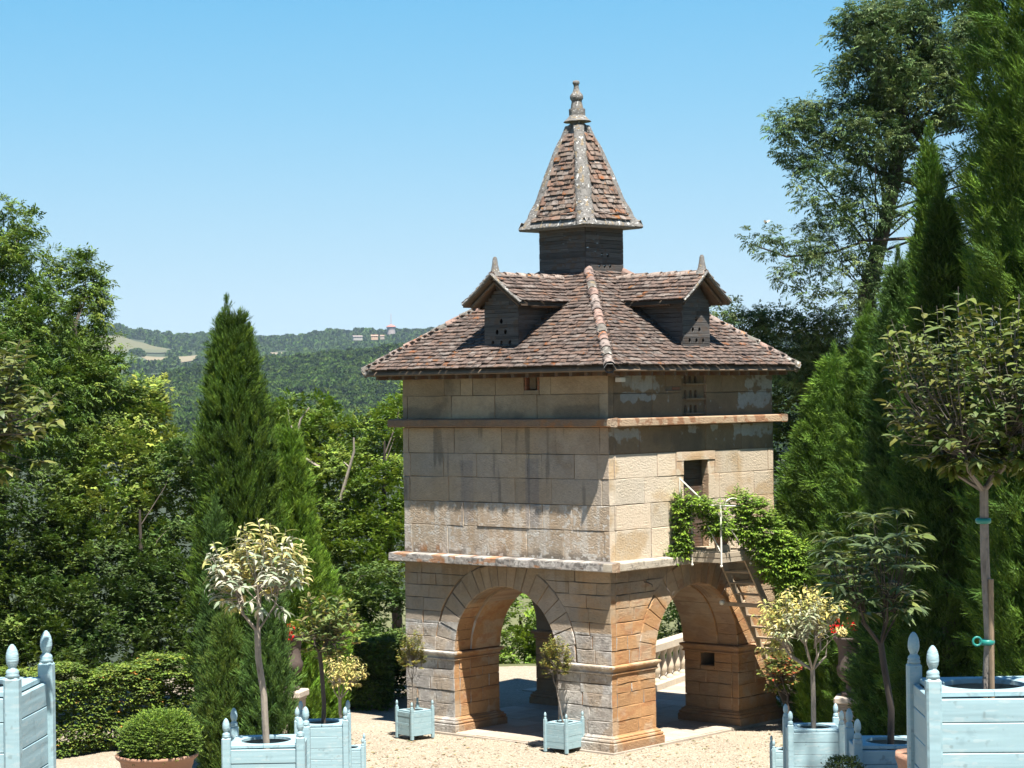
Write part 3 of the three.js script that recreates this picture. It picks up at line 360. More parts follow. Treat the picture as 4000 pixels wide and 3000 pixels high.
{
  const P = [], q = (o, y) => [[-o, y, o], [o, y, o], [o, y, -o], [-o, y, -o]], prof = [[2.2, 6.72], [EH - 0.03, EY - 0.07], [EH - 0.005, EY - 0.05], [EH - 0.02, EY - 0.015], [LH - 0.1, LY - 0.01]];
  for (let i = 0; i < prof.length - 1; i++) { const A = q(...prof[i]), B = q(...prof[i + 1]); for (let k = 0; k < 4; k++) { const a = A[k], b = A[(k + 1) % 4], c = B[(k + 1) % 4], d = B[k]; P.push(...a, ...b, ...c, ...a, ...c, ...d); } }
  roof.geometry = geoOf(P);
  const up = (ax) => ax.clone().multiplyScalar(-(EH - LH)).setY(LY - EY), hyp = Math.hypot(EH - LH, LY - EY), cos = (EH - LH) / hyp;
  const sides = { F: [V3(0, EY, EH), V3(1, 0, 0), V3(0, 0, 1)], E: [V3(EH, EY, 0), V3(0, 0, -1), V3(1, 0, 0)], N: [V3(0, EY, -EH), V3(-1, 0, 0), V3(0, 0, -1)], W: [V3(-EH, EY, 0), V3(0, 0, 1), V3(-1, 0, 0)] };
  const all = []; let shown = [];
  for (const k of 'FENW') {
    const [o, a, n] = sides[k], t = tileSlope(o, a, up(n), hyp, (s) => [-(EH + 0.01 - s * cos), EH + 0.01 - s * cos], { w: k === 'F' || k === 'E' ? 0.165 : 0.3, sag: 0.014, skip: (x, s) => (k === 'F' || k === 'E') && Math.abs(x) < 0.36 && s > 0.78 && s < 2.6 });
    if (k === 'F' || k === 'E') { shown.push(...t.slice(0, 60)); all.push(...t.slice(60)); } else all.push(...t);
  }
  for (const g of shown) part('roof_tile', g, tileMat, roof);
  part('roof_tiling', merge(all), tileMat, roof).userData.kind = 'stuff';
  for (const [sx, sz] of [[-1, 1], [1, 1], [1, -1], [-1, -1]]) { // half round hip tiles
    const a = V3(sx * EH, EY + 0.03, sz * EH), b = V3(sx * (LH - 0.02), LY + 0.06, sz * (LH - 0.02)), n = 13, d = b.clone().sub(a).normalize(), c = d.clone().cross(V3(0, 1, 0)).normalize(), u = c.clone().cross(d).normalize();
    for (let i = 0; i < n; i++) {
      const p = a.clone().lerp(b, i / n), q = a.clone().lerp(b, (i + 1.12) / n), P = [], U = [], I = [], S = 9, k0 = 0.1 + R(-0.005, 0.005), k1 = 0.094; p.addScaledVector(u, 0.012); q.addScaledVector(u, 0.0);
      for (const [e, r0, v] of [[p, k0, 0], [p.clone().lerp(q, 0.5), (k0 + k1) / 2 + R(-0.004, 0.006), 0.5], [q, k1, 1]]) for (let k = 0; k <= S; k++) { const t = Math.PI * (k / S * 1.24 - 0.12), r = r0 * R(0.96, 1.04); P.push(e.x + c.x * Math.cos(t) * r + u.x * (Math.sin(t) * r - 0.03), e.y + c.y * Math.cos(t) * r + u.y * (Math.sin(t) * r - 0.03), e.z + c.z * Math.cos(t) * r + u.z * (Math.sin(t) * r - 0.03)); U.push(k / S * 0.18 + i * 0.37, v * 0.2 + i * 0.13); }
      for (let j = 0; j < 2; j++) for (let k = 0; k < S; k++) { const o = j * (S + 1) + k, w = o + S + 1; I.push(o, o + 1, w, w, o + 1, w + 1); }
      const g = geoOf(P, U, null, I); part('hip_tile', tint(g, mul(pick([[0.46, 0.33, 0.28], [0.40, 0.35, 0.32], [0.46, 0.4, 0.36], [0.36, 0.28, 0.25]]), R(0.9, 1.1))), rnd() < 0.35 ? lichenTiled : tileDouble, roof);
    }
    part('mortar', limb([a.clone().setY(a.y - 0.05), b.clone().setY(b.y - 0.05)], [0.1, 0.09], 6), lichenMat, roof);
  }
  for (let i = 0; i < 17; i++) { const x = -2.72 + i * 0.34; part('rafter_end', box(x - 0.035, x + 0.035, EY - 0.14, EY - 0.055, 2.3, EH - 0.1, 0.004, 0.004), timberMat, roof); part('rafter_end', box(2.3, EH - 0.1, EY - 0.14, EY - 0.055, x - 0.035, x + 0.035, 0.004, 0.004), timberMat, roof); }
}
roof.traverse((o) => { const p = o.geometry?.attributes.position; if (!p) return; for (let i = 0; i < p.count; i++) if (p.getZ(i) < 0) p.setZ(i, p.getZ(i) * 0.915); }); // the far eave is shorter
// boards with round holes; local: u across, v up, thickness outwards
function holeBoard(u0, u1, v0, v1, holes, th = 0.022) {
  const s = new THREE.Shape(); s.moveTo(u0, v0); s.lineTo(u1, v0 + R(-0.003, 0.003)); s.lineTo(u1, v1); s.lineTo(u0, v1 + R(-0.003, 0.003)); s.closePath();
  for (const [x, y, r] of holes) { const p = new THREE.Path(); p.absellipse(x, y, r * 0.9, r * 1.15, 0, Math.PI * 2); s.holes.push(p); }
  const g = flat(new THREE.ExtrudeGeometry(s, { depth: th, bevelEnabled: false, curveSegments: 10 })); uvScale(g, 1.1, R(0, 1), R(0, 1)); return g;
}
const boardTone = () => mul([1, 0.97, 0.95], R(0.55, 1.25));
function dormer(name, label, turn) {
  const d = part('dormer', box(-0.36, 0.36, 6.9, 7.0, 0.9, 2.4, 0), darkMat, tower); d.userData.label = label; d.rotation.y = turn; d.position.set(0.03, 0, -0.025);
  const H = { 0: [[-0.205, 0.055, 0.04], [0, 0.055, 0.04], [0.205, 0.055, 0.04]], 1: [[-0.1, 0.07, 0.04], [0.1, 0.07, 0.04]], 2: [[0, 0.06, 0.04]] };
  let y = 7.14; const hs = [0.05, 0.125, 0.06, 0.145, 0.06, 0.135, 0.075, 0.07, 0.075, 0.07, 0.06, 0.07, 0.06, 0.06, 0.055, 0.05, 0.05]; let hole = 0;
  for (const h of hs) {
    const top = y + h, w = top < 7.98 ? 0.41 : Math.max(0.06, 0.41 - (top - 7.96) * 1.0); if (top > 8.4) break;
    const holes = h > 0.12 ? H[hole++].map(([x, v, r]) => [x, y + v, r]) : [], cut = holes.length || rnd() < 0.5 ? null : R(-0.2, 0.2);
    for (const [a, b] of cut === null || w < 0.3 ? [[-w, w]] : [[-w, cut - 0.002], [cut + 0.002, w]]) part('plank', tint(holeBoard(a, b, y + 0.002, top - 0.002, holes).translate(0, 0, 2.5 + R(-0.004, 0.006)), boardTone()), plankMat, d);
    y = top;
  }
  for (const s of [-1, 1]) for (let yy = 7.16; yy < 7.95; yy += 0.085) { const zb = EH - (yy - EY) / (LY - EY) * (EH - LH) - 0.04, z0 = Math.max(0.5, zb - 1.8), g = box(-0.011, 0.011, yy, yy + R(0.078, 0.084), z0, 2.505, 0.003); g.translate(s * 0.405 + R(-0.004, 0.004), 0, 0); part('plank', tint(uvScale(flat(g), 1.1, R(0, 1), R(0, 1)), boardTone()), plankMat, d); }
  // gable roof with front overhang
  const rf = 2.77, rb = 0.75, hw = 0.71, ye = 7.935, yr = 8.46, th = 0.03, P = [];
  const pr = [[-hw, ye], [-0.36, ye + 0.24], [0, yr], [0.36, ye + 0.24], [hw, ye]];
  for (let i = 0; i < 4; i++) { const [a, b] = pr[i], [c, e] = pr[i + 1]; for (const [o, fl] of [[0, 0], [-th, 1]]) { const v = [[a, b + o, rf], [c, e + o, rf], [c, e + o, rb], [a, b + o, rb]]; if (fl) v.reverse(); P.push(...v[0], ...v[1], ...v[2], ...v[0], ...v[2], ...v[3]); } const f = [[a, b - th, rf], [c, e - th, rf], [c, e, rf], [a, b, rf]]; P.push(...f[0], ...f[1], ...f[2], ...f[0], ...f[2], ...f[3]); }
  part('roof_deck', geoOf(P), timberMat, d);
  for (const s of [-1, 1]) {
    const lo = V3(s * hw, ye, 0), mid = V3(s * 0.36, ye + 0.24, 0), hi = V3(0, yr, 0), across = V3(0, 0, -s);
    const t = [];
    for (const [a, b, st, nrow] of [[lo, mid, 0, 4], [mid, hi, 0.02, 4]]) { const u = b.clone().sub(a); t.push(...tileSlope(a.clone().setZ((rf + rb) / 2).add(V3(0, 0.004, 0)), across, u, u.length() + 0.02, () => [-(rf - rb) / 2 - 0.02, (rf - rb) / 2 + 0.02], { w: 0.165, sag: 0.01, start: st })); void nrow; }
    const vis = s > 0 === (turn === 0); // the slope that faces the lens
    const show = vis ? t.slice(0, 26) : []; for (const g of show) part('roof_tile', g, tileMat, d); part('roof_tiling', merge(t.slice(show.length)), tileMat, d).userData.kind = 'stuff';
    part('rafter', limb([V3(s * (hw - 0.12), ye - 0.03, rf - 0.1), V3(0, yr - 0.12, rf - 0.1)], [0.04, 0.04], 4), timberMat, d); part('rafter', limb([V3(s * (hw - 0.1), ye - 0.03, 2.4), V3(s * (hw - 0.1), ye - 0.03, 1.2)], [0.03, 0.03], 4), timberMat, d);
    part('verge', limb([V3(s * hw, ye + 0.02, rf + 0.01), V3(s * 0.36, ye + 0.265, rf + 0.01), V3(0, yr + 0.03, rf + 0.01)], [0.028, 0.03, 0.034], 6), lichenMat, d);
  }
  for (let i = 0; i < 6; i++) { const z = rf - i * 0.34, g = limb([V3(0, yr + 0.0, z), V3(0, yr - 0.004, z - 0.2), V3(0, yr - 0.012, z - 0.37)], [0.085, 0.08, 0.072], 8); part('ridge_tile', tint(uvScale(g, 1, i * 0.3, i * 0.17), mul([0.5, 0.44, 0.39], R(0.85, 1.1))), tileMat, d); }
  part('finial', new THREE.LatheGeometry([[0.0, 0.30], [0.025, 0.295], [0.042, 0.26], [0.055, 0.16], [0.075, 0.06], [0.1, 0.0], [0.13, -0.06]].map(([r, h]) => new THREE.Vector2(r, h)), 10).translate(0, yr + 0.05, rf - 0.1), lichenMat, d);
  return d;
}
dormer('dormer', 'left gabled dormer with six pigeon holes in grey boards', 0);
dormer('dormer', 'right gabled dormer with pigeon holes, front in shade', Math.PI / 2);
{ // the lantern: boarded box, flared cap, finial
  const lan = part('lantern', box(-0.52, 0.52, 8.4, 8.5, -0.52, 0.52, 0), darkMat, tower); lan.position.set(-0.075, 0, 0.06);
  for (const f of [0, 1, 2, 3]) {
    let y = 8.53, i = 0; const hs = [0.055, 0.06, 0.115, 0.1, 0.11, 0.07, 0.09, 0.065, 0.08, 0.07, 0.09, 0.08, 0.07];
    for (const h of hs) {
      const cut = i % 2 ? R(-0.25, 0.25) : null, holes = f === 1 && (i === 2 || i === 4) ? (i === 2 ? [-0.16, 0, 0.16] : [-0.08, 0.09]).map((x) => [x, y + h / 2, 0.036]) : [];
      for (const [a, b] of cut === null || holes.length || f > 1 ? [[-0.555, 0.555]] : [[-0.555, cut - 0.002], [cut + 0.002, 0.555]]) { const g = holeBoard(a + R(-0.006, 0), b + R(0, 0.006), y + 0.002, y + h - 0.003, holes).translate(0, 0, 0.55 + R(-0.004, 0.006)); g.rotateY(f * Math.PI / 2); part('plank', tint(g, boardTone()), plankMat, lan); }
      y += h; i++;
    }
  }
  const prof = [[0.815, 9.45], [0.69, 9.66], [0.562, 10.03], [0.38, 10.68], [0.213, 11.19], [0.14, 11.4]], q = (o, y) => [[-o, y, o], [o, y, o], [o, y, -o], [-o, y, -o]], P = [];
  const base = [[0.5, 9.42], [0.8, 9.41], ...prof, [0.05, 11.5]]; for (let i = 0; i < base.length - 1; i++) { const A = q(...base[i]), B = q(...base[i + 1]); for (let k = 0; k < 4; k++) { const a = A[k], b = A[(k + 1) % 4], c = B[(k + 1) % 4], d = B[k]; P.push(...a, ...b, ...c, ...a, ...c, ...d); } }
  const cap = part('lantern_roof', geoOf(P), lichenMat, tower); cap.position.copy(lan.position); // the cap leans a little
  { const lean = 0.02, ax = V3(-0.66, 0, -0.75); const q = new THREE.Quaternion().setFromAxisAngle(ax.normalize(), -lean), c0 = V3(0, 9.45, 0), mv = c0.clone().sub(c0.clone().applyQuaternion(q)); cap.quaternion.copy(q); cap.position.add(mv); }
  const rough = (g, k, s = 14) => { const p = g.attributes.position; for (let i = 0; i < p.count; i++) { const x = p.getX(i), y = p.getY(i), z = p.getZ(i), n = (n3(x * s, y * s, z * s) - 0.5) * k; p.setXYZ(i, x + n, y + n * 0.5, z + n); } g.computeVertexNormals(); return g; };
  const lev = []; for (let i = 0; i < prof.length - 1; i++) for (let k = 0; k < 5; k++) lev.push([lerp(prof[i][0], prof[i + 1][0], k / 5), lerp(prof[i][1], prof[i + 1][1], k / 5)]); lev.push([0.14, 11.4]);
  const bandW = (y) => lerp(0.25, 0.14, clamp((y - 9.45) / 1.6, 0, 1)); // hips and eaves are bedded in broad rounded bands of rough cement
  for (let q4 = 0; q4 < 4; q4++) {
    const P = [], U = [], I = []; lev.forEach(([h, y], i) => { const w = Math.min(bandW(y) + (fbm(y * 4 + q4 * 9, q4, 3) - 0.5) * 0.08, h), sec = [[h - w, h - 0.02], [h - w + 0.012, h + 0.05], [h - w * 0.5, h + 0.072], [h - 0.03, h + 0.058], [h + 0.03, h + 0.03], [h + 0.058, h - 0.03], [h + 0.072, h - w * 0.5], [h + 0.05, h - w + 0.012], [h - 0.02, h - w]]; sec.forEach(([x, z], k) => { P.push(x, y, z); U.push(k * 0.06 + q4 * 0.3, i * 0.09); }); });
    for (let i = 0; i < lev.length - 1; i++) for (let k = 0; k < 8; k++) { const a = i * 9 + k, b = a + 9; I.push(a, a + 1, b, b, a + 1, b + 1); }
    const g = rough(geoOf(P, U, null, I), 0.035, 9).rotateY(q4 * Math.PI / 2); part('cement_hip', g, lichenMat, cap);
    const P2 = [], U2 = [], I2 = []; for (let i = 0; i <= 16; i++) { const x = -0.84 + i * 0.105, t = 0.1 + (n2(i * 0.9 + q4 * 7, 3) - 0.5) * 0.04; [[0.8, 9.415], [0.838, 9.43], [0.842, 9.47], [0.815 - t * 0.35, 9.46 + t + 0.02], [0.78 - t * 0.5, 9.46 + t]].forEach(([z, y], k) => { P2.push(x, y, z); U2.push(x + q4, k * 0.06); }); }
    for (let i = 0; i < 16; i++) for (let k = 0; k < 4; k++) { const a = i * 5 + k, b = a + 5; I2.push(a, b, a + 1, a + 1, b, b + 1); }
    part('cement_edge', rough(geoOf(P2, U2, null, I2), 0.025, 9).rotateY(q4 * Math.PI / 2), lichenMat, cap);
  }
  const hues = [[0.52, 0.39, 0.31], [0.52, 0.48, 0.43], [0.42, 0.28, 0.2], [0.6, 0.56, 0.52], [0.36, 0.26, 0.2], [0.46, 0.36, 0.27], [0.6, 0.34, 0.22]];
  for (const f of [0, 1, 2, 3]) {
    const g = []; for (let i = 0; i < prof.length - 2; i++) { const [h0, y0] = prof[i], [h1, y1] = prof[i + 1], o = V3(0, y0, h0 + 0.012), u = V3(0, y1 - y0, h1 - h0), L = u.length(); g.push(...tileSlope(o, V3(1, 0, 0), u, L, (s) => { const h = lerp(h0, h1, s / L) - bandW(lerp(y0, y1, s / L)) + 0.02; return [-h, h]; }, { exposure: 0.1, w: 0.15, hues, start: i ? 0.0 : 0.1, sag: 0.02, tone: 0.72 })); }
    g.forEach((t) => t.rotateY(f * Math.PI / 2)); if (f < 2) for (const t of g) part('roof_tile', t, tileMat, cap); else part('roof_tiling', merge(g), tileMat, cap).userData.kind = 'stuff';
  }
  const lathe = (a, s = 14) => new THREE.LatheGeometry(a.map(([r, h]) => new THREE.Vector2(r, h)), s);
  const fin = part('finial', rough(lathe([[0.14, 11.34], [0.13, 11.48], [0.265, 11.475], [0.262, 11.49], [0.2, 11.54], [0.15, 11.6], [0.148, 11.61]], 20), 0.012), lichenMat, cap);
  part('drum', rough(lathe([[0.15, 11.6], [0.156, 11.61], [0.156, 11.72], [0.15, 11.73], [0.0, 11.731]], 8), 0.006), lichenMat, fin);
  part('baluster_stem', rough(lathe([[0.125, 11.72], [0.12, 11.74], [0.097, 11.87], [0.1, 11.88], [0.125, 11.92], [0.127, 11.965], [0.115, 12.0], [0.075, 12.045], [0.055, 12.1], [0.046, 12.15], [0.05, 12.185], [0.066, 12.21], [0.068, 12.235], [0.055, 12.262], [0.0, 12.275]]), 0.008), lichenMat, fin);
}
// ------------------------------------------------------------------ balcony, stair and climber against the right face
const inTower = (name, label, cat) => thing(name, label, cat, TOWER_AT, TOWER_TURN);
{
  const b = inTower('balcony', 'small white balcony with thin metal rails before the upper door of the dovecote', 'balcony');
  const wood = mat({ map: paleStoneTex, color: new THREE.Color().setRGB(0.95, 0.93, 0.86), roughness: 0.7 });
  for (let i = 0; i < 6; i++) part('deck_board', box(2.72, 3.36, 3.42, 3.45, -0.44 + i * 0.145, -0.3 + i * 0.145, 0.004), wood, b);
  part('fascia', box(2.72, 3.37, 3.335, 3.42, 0.43, 0.455, 0.004), wood, b); part('fascia', box(2.72, 3.37, 3.245, 3.328, 0.43, 0.45, 0.004), wood, b); part('fascia', box(3.37, 3.392, 3.335, 3.42, -0.45, 0.455, 0.004), wood, b); part('fascia', box(3.37, 3.388, 3.245, 3.328, -0.45, 0.45, 0.004), wood, b); part('bearer', box(2.5, 3.36, 3.26, 3.34, -0.45, -0.4, 0.004), wood, b);
  const rail = (p, q, r = 0.014) => part('rail', bar(V3(...p), V3(...q), r), whiteMetal, b), post = (x, z, y1 = 4.28, r = 0.015) => { const m = part('post', bar(V3(x, 3.22, z), V3(x, y1, z), r), whiteMetal, b); part('knob', new THREE.SphereGeometry(0.026, 10, 8).translate(x, 3.19, z), whiteMetal, m); };
  post(2.74, 0.45, 4.28); post(3.39, 0.45, 4.28, 0.018); post(3.39, -0.45, 4.15); rail([2.74, 4.27, 0.45], [3.39, 4.27, 0.45]); rail([3.39, 4.27, 0.45], [3.39, 4.22, -0.45]); rail([2.5, 3.75, 0.45], [2.76, 3.75, 0.45], 0.012);
  rail([2.52, 4.75, 0.5], [3.3, 3.9, 0.1], 0.014); rail([2.52, 4.75, 0.5], [2.52, 4.5, 0.5], 0.012); rail([3.39, 3.84, 0.45], [3.39, 3.8, -0.45], 0.01);
  const loop = []; for (let i = 0; i <= 10; i++) { const t = Math.PI * i / 10; loop.push(V3(3.39, 4.26 + Math.sin(t) * 0.13, 0.32 - 0.46 * (1 - Math.cos(t)) / 2)); } part('rail', limb(loop, loop.map(() => 0.011), 6), whiteMetal, b);
  for (const [a, c] of [[[3.39, 3.42, 0.45], [3.1, 3.9, 0.45]], [[3.39, 4.1, 0.45], [3.39, 3.5, -0.2]]]) rail(a, c, 0.01);
  const s = inTower('steep_stair', 'steep beige timber stair running down the right face from the balcony', 'stair');
  const sm = mat({ map: paleStoneTex, color: new THREE.Color().setRGB(0.85, 0.78, 0.66), roughness: 0.8 }), dn = (t) => [3.28 - t * 3.25, -0.5 - t * 2.3];
  for (const x of [2.66, 3.24]) { const [y0, z0] = dn(0), [y1, z1] = dn(1), g = box(-0.018, 0.018, -0.07, 0.07, -2.18, 2.18, 0.004); g.rotateX(-Math.atan2(y0 - y1, z0 - z1)); g.translate(x, (y0 + y1) / 2, (z0 + z1) / 2); part('stringer', g, sm, s); }
  for (let i = 0; i < 15; i++) { const [y, z] = dn((i + 0.35) / 15); part('tread', box(2.67, 3.23, y - 0.014, y + 0.014, z - 0.08, z + 0.08, 0.003), sm, s); }
  part('bracket', box(2.5, 3.42, 2.34, 2.41, -0.86, -0.8, 0.006), sm, s); part('knob', new THREE.SphereGeometry(0.05, 10, 8).translate(2.62, 2.42, -0.6), whiteMetal, s);
  const p = inTower('terracotta_pot', 'terracotta pot in a pale box on the balcony under the climber', 'pot');
  part('pot_wall', new THREE.LatheGeometry([[0.0, 0], [0.1, 0], [0.13, 0.2], [0.15, 0.2], [0.15, 0.25], [0.13, 0.25], [0.12, 0.22]].map(([r, h]) => new THREE.Vector2(r, h)), 16).translate(3.2, 3.45, 0.2), terraMat, p); part('soil', new THREE.CylinderGeometry(0.125, 0.125, 0.02, 16).translate(3.2, 3.66, 0.2), soilMat, p); part('trough', box(3.23, 3.36, 3.452, 3.56, 0.12, 0.4, 0.005), wood, p);
}

// ------------------------------------------------------------------ leaves, twigs, crowns
class Leaves {
  constructor() { this.p = []; this.c = []; this.i = []; this.n = 0; }
  leaf(x, y, z, d, up, len, wid, c, fold = 0.15) { // a folded lozenge
    let sx = d.y * up.z - d.z * up.y, sy = d.z * up.x - d.x * up.z, sz = d.x * up.y - d.y * up.x; const l = Math.hypot(sx, sy, sz) || 1, w = wid / 2 / l, f = fold * wid; sx *= w; sy *= w; sz *= w;
    const mx = x + d.x * len * 0.45 + up.x * f, my = y + d.y * len * 0.45 + up.y * f, mz = z + d.z * len * 0.45 + up.z * f;
    this.p.push(x, y, z, mx + sx, my + sy, mz + sz, x + d.x * len, y + d.y * len, z + d.z * len, mx - sx, my - sy, mz - sz);
    for (let k = 0; k < 4; k++) this.c.push(c[0], c[1], c[2]); const n = this.n; this.i.push(n, n + 1, n + 2, n, n + 2, n + 3); this.n += 4;
  }
  blade(x, y, z, d, s, len, wid, c) { this.p.push(x - s.x * wid / 2, y - s.y * wid / 2, z - s.z * wid / 2, x + s.x * wid / 2, y + s.y * wid / 2, z + s.z * wid / 2, x + d.x * len, y + d.y * len, z + d.z * len); for (let k = 0; k < 3; k++) this.c.push(c[0], c[1], c[2]); this.i.push(this.n, this.n + 1, this.n + 2); this.n += 3; }
  build(name, m, parent) { const g = geoOf(this.p, null, this.c, this.i); return part(name, g, m, parent); }
}
const unit = () => { const z = R(-1, 1), a = R(0, 6.2832), r = Math.sqrt(1 - z * z); return V3(r * Math.cos(a), z, r * Math.sin(a)); };
const vary = (c, k = 0.25) => { const v = 1 + R(-k, k), h = R(-0.08, 0.08); return [c[0] * v * (1 + h), c[1] * v, c[2] * v * (1 - h)]; };
// a compound leaf or small shoot: pairs of leaflets along a drooping stalk
function shoot(L, p, d, o) {
  const n = o.n, len = o.len, side = d.clone().cross(V3(0, 1, 0)); if (side.lengthSq() < 0.01) side.set(1, 0, 0); side.normalize(); const c0 = vary(pick(o.cols), 0.3), q = p.clone(), dd = d.clone(), up = V3(), ld = V3();
  for (let i = 0; i < n; i++) {
    const t = i / n; dd.y -= o.droop * 0.3 / n; dd.normalize(); q.addScaledVector(dd, len * 0.8 / n * (o.stretch ?? 2)); const s = i === n - 1 ? 0 : (i % 2 ? 1 : -1);
    ld.copy(dd).multiplyScalar(0.55).addScaledVector(side, s * 0.9).add(V3(R(-0.3, 0.3), R(-0.35, 0.15) - o.droop * 0.3, R(-0.3, 0.3))).normalize(); up.set(R(-0.5, 0.5), 1, R(-0.5, 0.5)).normalize();
    L.leaf(q.x, q.y, q.z, ld, up, len * R(0.75, 1.15), len * o.wid, vary(c0, 0.12)); void t;
  }
}
// a crown: many small clumps of shoots, every one the copy of a modelled clump, spread over a few lumps of space
const clumpCache = new Map();
function clumpOf(o) {
  const key = [o.n, o.len, o.wid, o.droop, o.shoots, o.spread, o.stretch].join();
  if (!clumpCache.has(key)) { const L = new Leaves(); for (let j = 0; j < o.shoots; j++) { const u = unit(), k = Math.cbrt(rnd()) * o.spread; shoot(L, V3(u.x * k, u.y * k * 0.75, u.z * k), V3(u.x * 0.8 + R(-0.5, 0.5), u.y * 0.5 + R(-0.1, 0.7), u.z * 0.8 + R(-0.5, 0.5)).normalize(), { ...o, cols: [[1, 1, 1]] }); } clumpCache.set(key, geoOf(L.p, null, L.c, L.i)); }
  return clumpCache.get(key);
}
function crownOf(blobs, o, origin, parent) {
  const clumps = [];
  for (const [bx, by, bz, rx, ry, rz, den = 1] of blobs) {
    const area = 4 * Math.PI * ((rx * ry + ry * rz + rx * rz) / 3), n = Math.round(area * o.clumps * den);
    for (let i = 0; i < n; i++) { const u = unit(); if (u.z < -0.45) continue; const f = n3(u.x * 2.2 + bx * 3, u.y * 2.2 + by * 3, u.z * 2.2), hole = n3(u.x * 4.5 + bx, u.y * 4.5 - by, u.z * 4.5 + 7); if (hole < (o.gaps ?? 0.36)) continue; const k = (rnd() < 0.7 ? R(0.85, 1.02) : R(0.45, 0.85)) * (0.72 + 0.6 * f); clumps.push([V3(bx + u.x * rx * k, by + u.y * ry * k, bz + u.z * rz * k), u]); }
  }
  const M = new THREE.InstancedMesh(clumpOf(o), o.mat ?? foliage, clumps.length), m = new THREE.Matrix4(), q = new THREE.Quaternion(), c = new THREE.Color(), e = new THREE.Euler();
  clumps.forEach(([p, u], i) => { const s = R(0.7, 1.25); e.set(-u.z * 0.5 + R(-0.4, 0.4), R(0, 6.28), u.x * -0.5 + R(-0.4, 0.4)); m.compose(V3(p.x - origin.x, p.y - origin.y, p.z - origin.z), q.setFromEuler(e), V3(s, s, s)); M.setMatrixAt(i, m); M.setColorAt(i, c.setRGB(...vary(pick(o.cols), 0.22))); });
  M.name = 'crown'; M.castShadow = M.receiveShadow = true; M.userData.kind = 'stuff'; parent.add(M); return clumps;
}
function boughs(base, fork, clumps, r, every, extra = []) {
  const top = clumps.reduce((m, [p]) => Math.max(m, p.y), fork.y), mean = clumps.reduce((s, [p]) => s.add(p), V3()).multiplyScalar(1 / clumps.length), head = V3(mean.x, lerp(fork.y, top, 0.7), mean.z), spine = [base, base.clone().lerp(fork, 0.5).add(V3(R(-0.1, 0.1), 0, R(-0.1, 0.1))), fork, fork.clone().lerp(head, 0.5).add(V3(R(-0.2, 0.2), 0, R(-0.2, 0.2))), head];
  const G = [limb(spine, [r, r * 0.85, r * 0.7, r * 0.4, 0.02], 8)];
  clumps.forEach(([p], i) => { if (i % every) return; const t = clamp((p.y - fork.y) / Math.max(0.5, head.y - fork.y) - R(0.15, 0.5), 0, 0.9), s = fork.clone().lerp(head, t), m = s.clone().lerp(p, 0.55).add(V3(R(-0.2, 0.2), R(0.0, 0.3), R(-0.2, 0.2))); const q = clamp(p.distanceTo(s) * 0.011, 0.008, 0.03); G.push(limb([s, m, p], [q, q * 0.6, 0.005], 4)); });
  for (const [pts, rr] of extra) G.push(limb(pts, rr, 6)); return merge(G);
}
const ASH = { n: 9, len: 0.09, wid: 0.36, droop: 0.6, clumps: 15, shoots: 13, spread: 0.2, cols: [[0.102, 0.192, 0.036], [0.072, 0.150, 0.031], [0.144, 0.240, 0.048], [0.090, 0.180, 0.054]] };
const OAK = { n: 6, len: 0.09, wid: 0.55, droop: 0.2, stretch: 1.2, clumps: 15, shoots: 15, spread: 0.19, cols: [[0.096, 0.180, 0.034], [0.138, 0.228, 0.048], [0.072, 0.138, 0.030], [0.156, 0.246, 0.060]] };
// broadleaf tree; lumps given as overview pixel, distance and radii in metres
function broadTree(name, label, cat, lumps, o) {
  const bl = lumps.map(([px, py, D, rx, ry, rz, den]) => { const p = atd(px, py, D); return [p.x, p.y, p.z, rx, ry, rz ?? rx, den ?? 1]; });
  const cx = bl.reduce((s, b) => s + b[0], 0) / bl.length, cz = bl.reduce((s, b) => s + b[2], 0) / bl.length, lo = Math.min(...bl.map((b) => b[1] - b[4]));
  const bx = o.baseX ?? cx, bz = o.baseZ ?? cz - 0.3, base = V3(bx, groundY(bx, bz) - 0.2, bz), t = thing(name, label, cat, base.toArray(), 0, o.group);
  const cl = crownOf(bl, o, base, t), fork = V3(lerp(bx, cx, 0.6), Math.max(base.y + 1.2, lo + 0.6), lerp(bz, cz, 0.6));
  part('trunk', boughs(base, fork, cl, o.trunk ?? 0.16, o.every ?? 26, o.extra ?? []).translate(-base.x, -base.y, -base.z), o.wood ?? barkDark, t); return t;
}
// cypress: copies of a modelled feathery spray, set upright over a narrow lumpy cone
const sprays = new Map();
function sprayOf(W, spread) {
  const key = W + ',' + spread; if (sprays.has(key)) return sprays.get(key);
  const L = new Leaves(), D = V3(), S = V3(); // the spray grows along +y and fans towards +z
  const plume = (x, y, z, d, len, n) => { const side = V3(d.z, 0, -d.x); if (side.lengthSq() < 0.001) side.set(1, 0, 0); side.normalize(); for (let k = 0; k < n; k++) { const f = k / n, s = k % 2 ? 1 : -1, q = V3(x, y, z).addScaledVector(d, len * f); D.copy(d).addScaledVector(side, s * 0.6 * (1 - f * 0.5)).add(V3(R(-0.3, 0.3), R(-0.1, 0.25), R(-0.3, 0.3))).normalize(); S.set(R(-1, 1), R(-0.3, 0.3), R(-1, 1)).normalize(); L.blade(q.x, q.y, q.z, D, S, len * R(0.28, 0.5), W * R(0.7, 1.3), vary([1, 1, 1], 0.16)); } };
  for (let i = 0; i < 8; i++) { const a = R(-1.3, 1.3), d = V3(Math.sin(a) * spread * R(0.4, 1.2), 1, Math.cos(a) * spread * R(0.2, 1.2)).normalize(); plume(R(-0.04, 0.04), R(-0.08, 0.1), R(-0.03, 0.04), d, R(0.12, 0.26), 11); }
  const g = geoOf(L.p, null, L.c, L.i); sprays.set(key, g); return g;
}
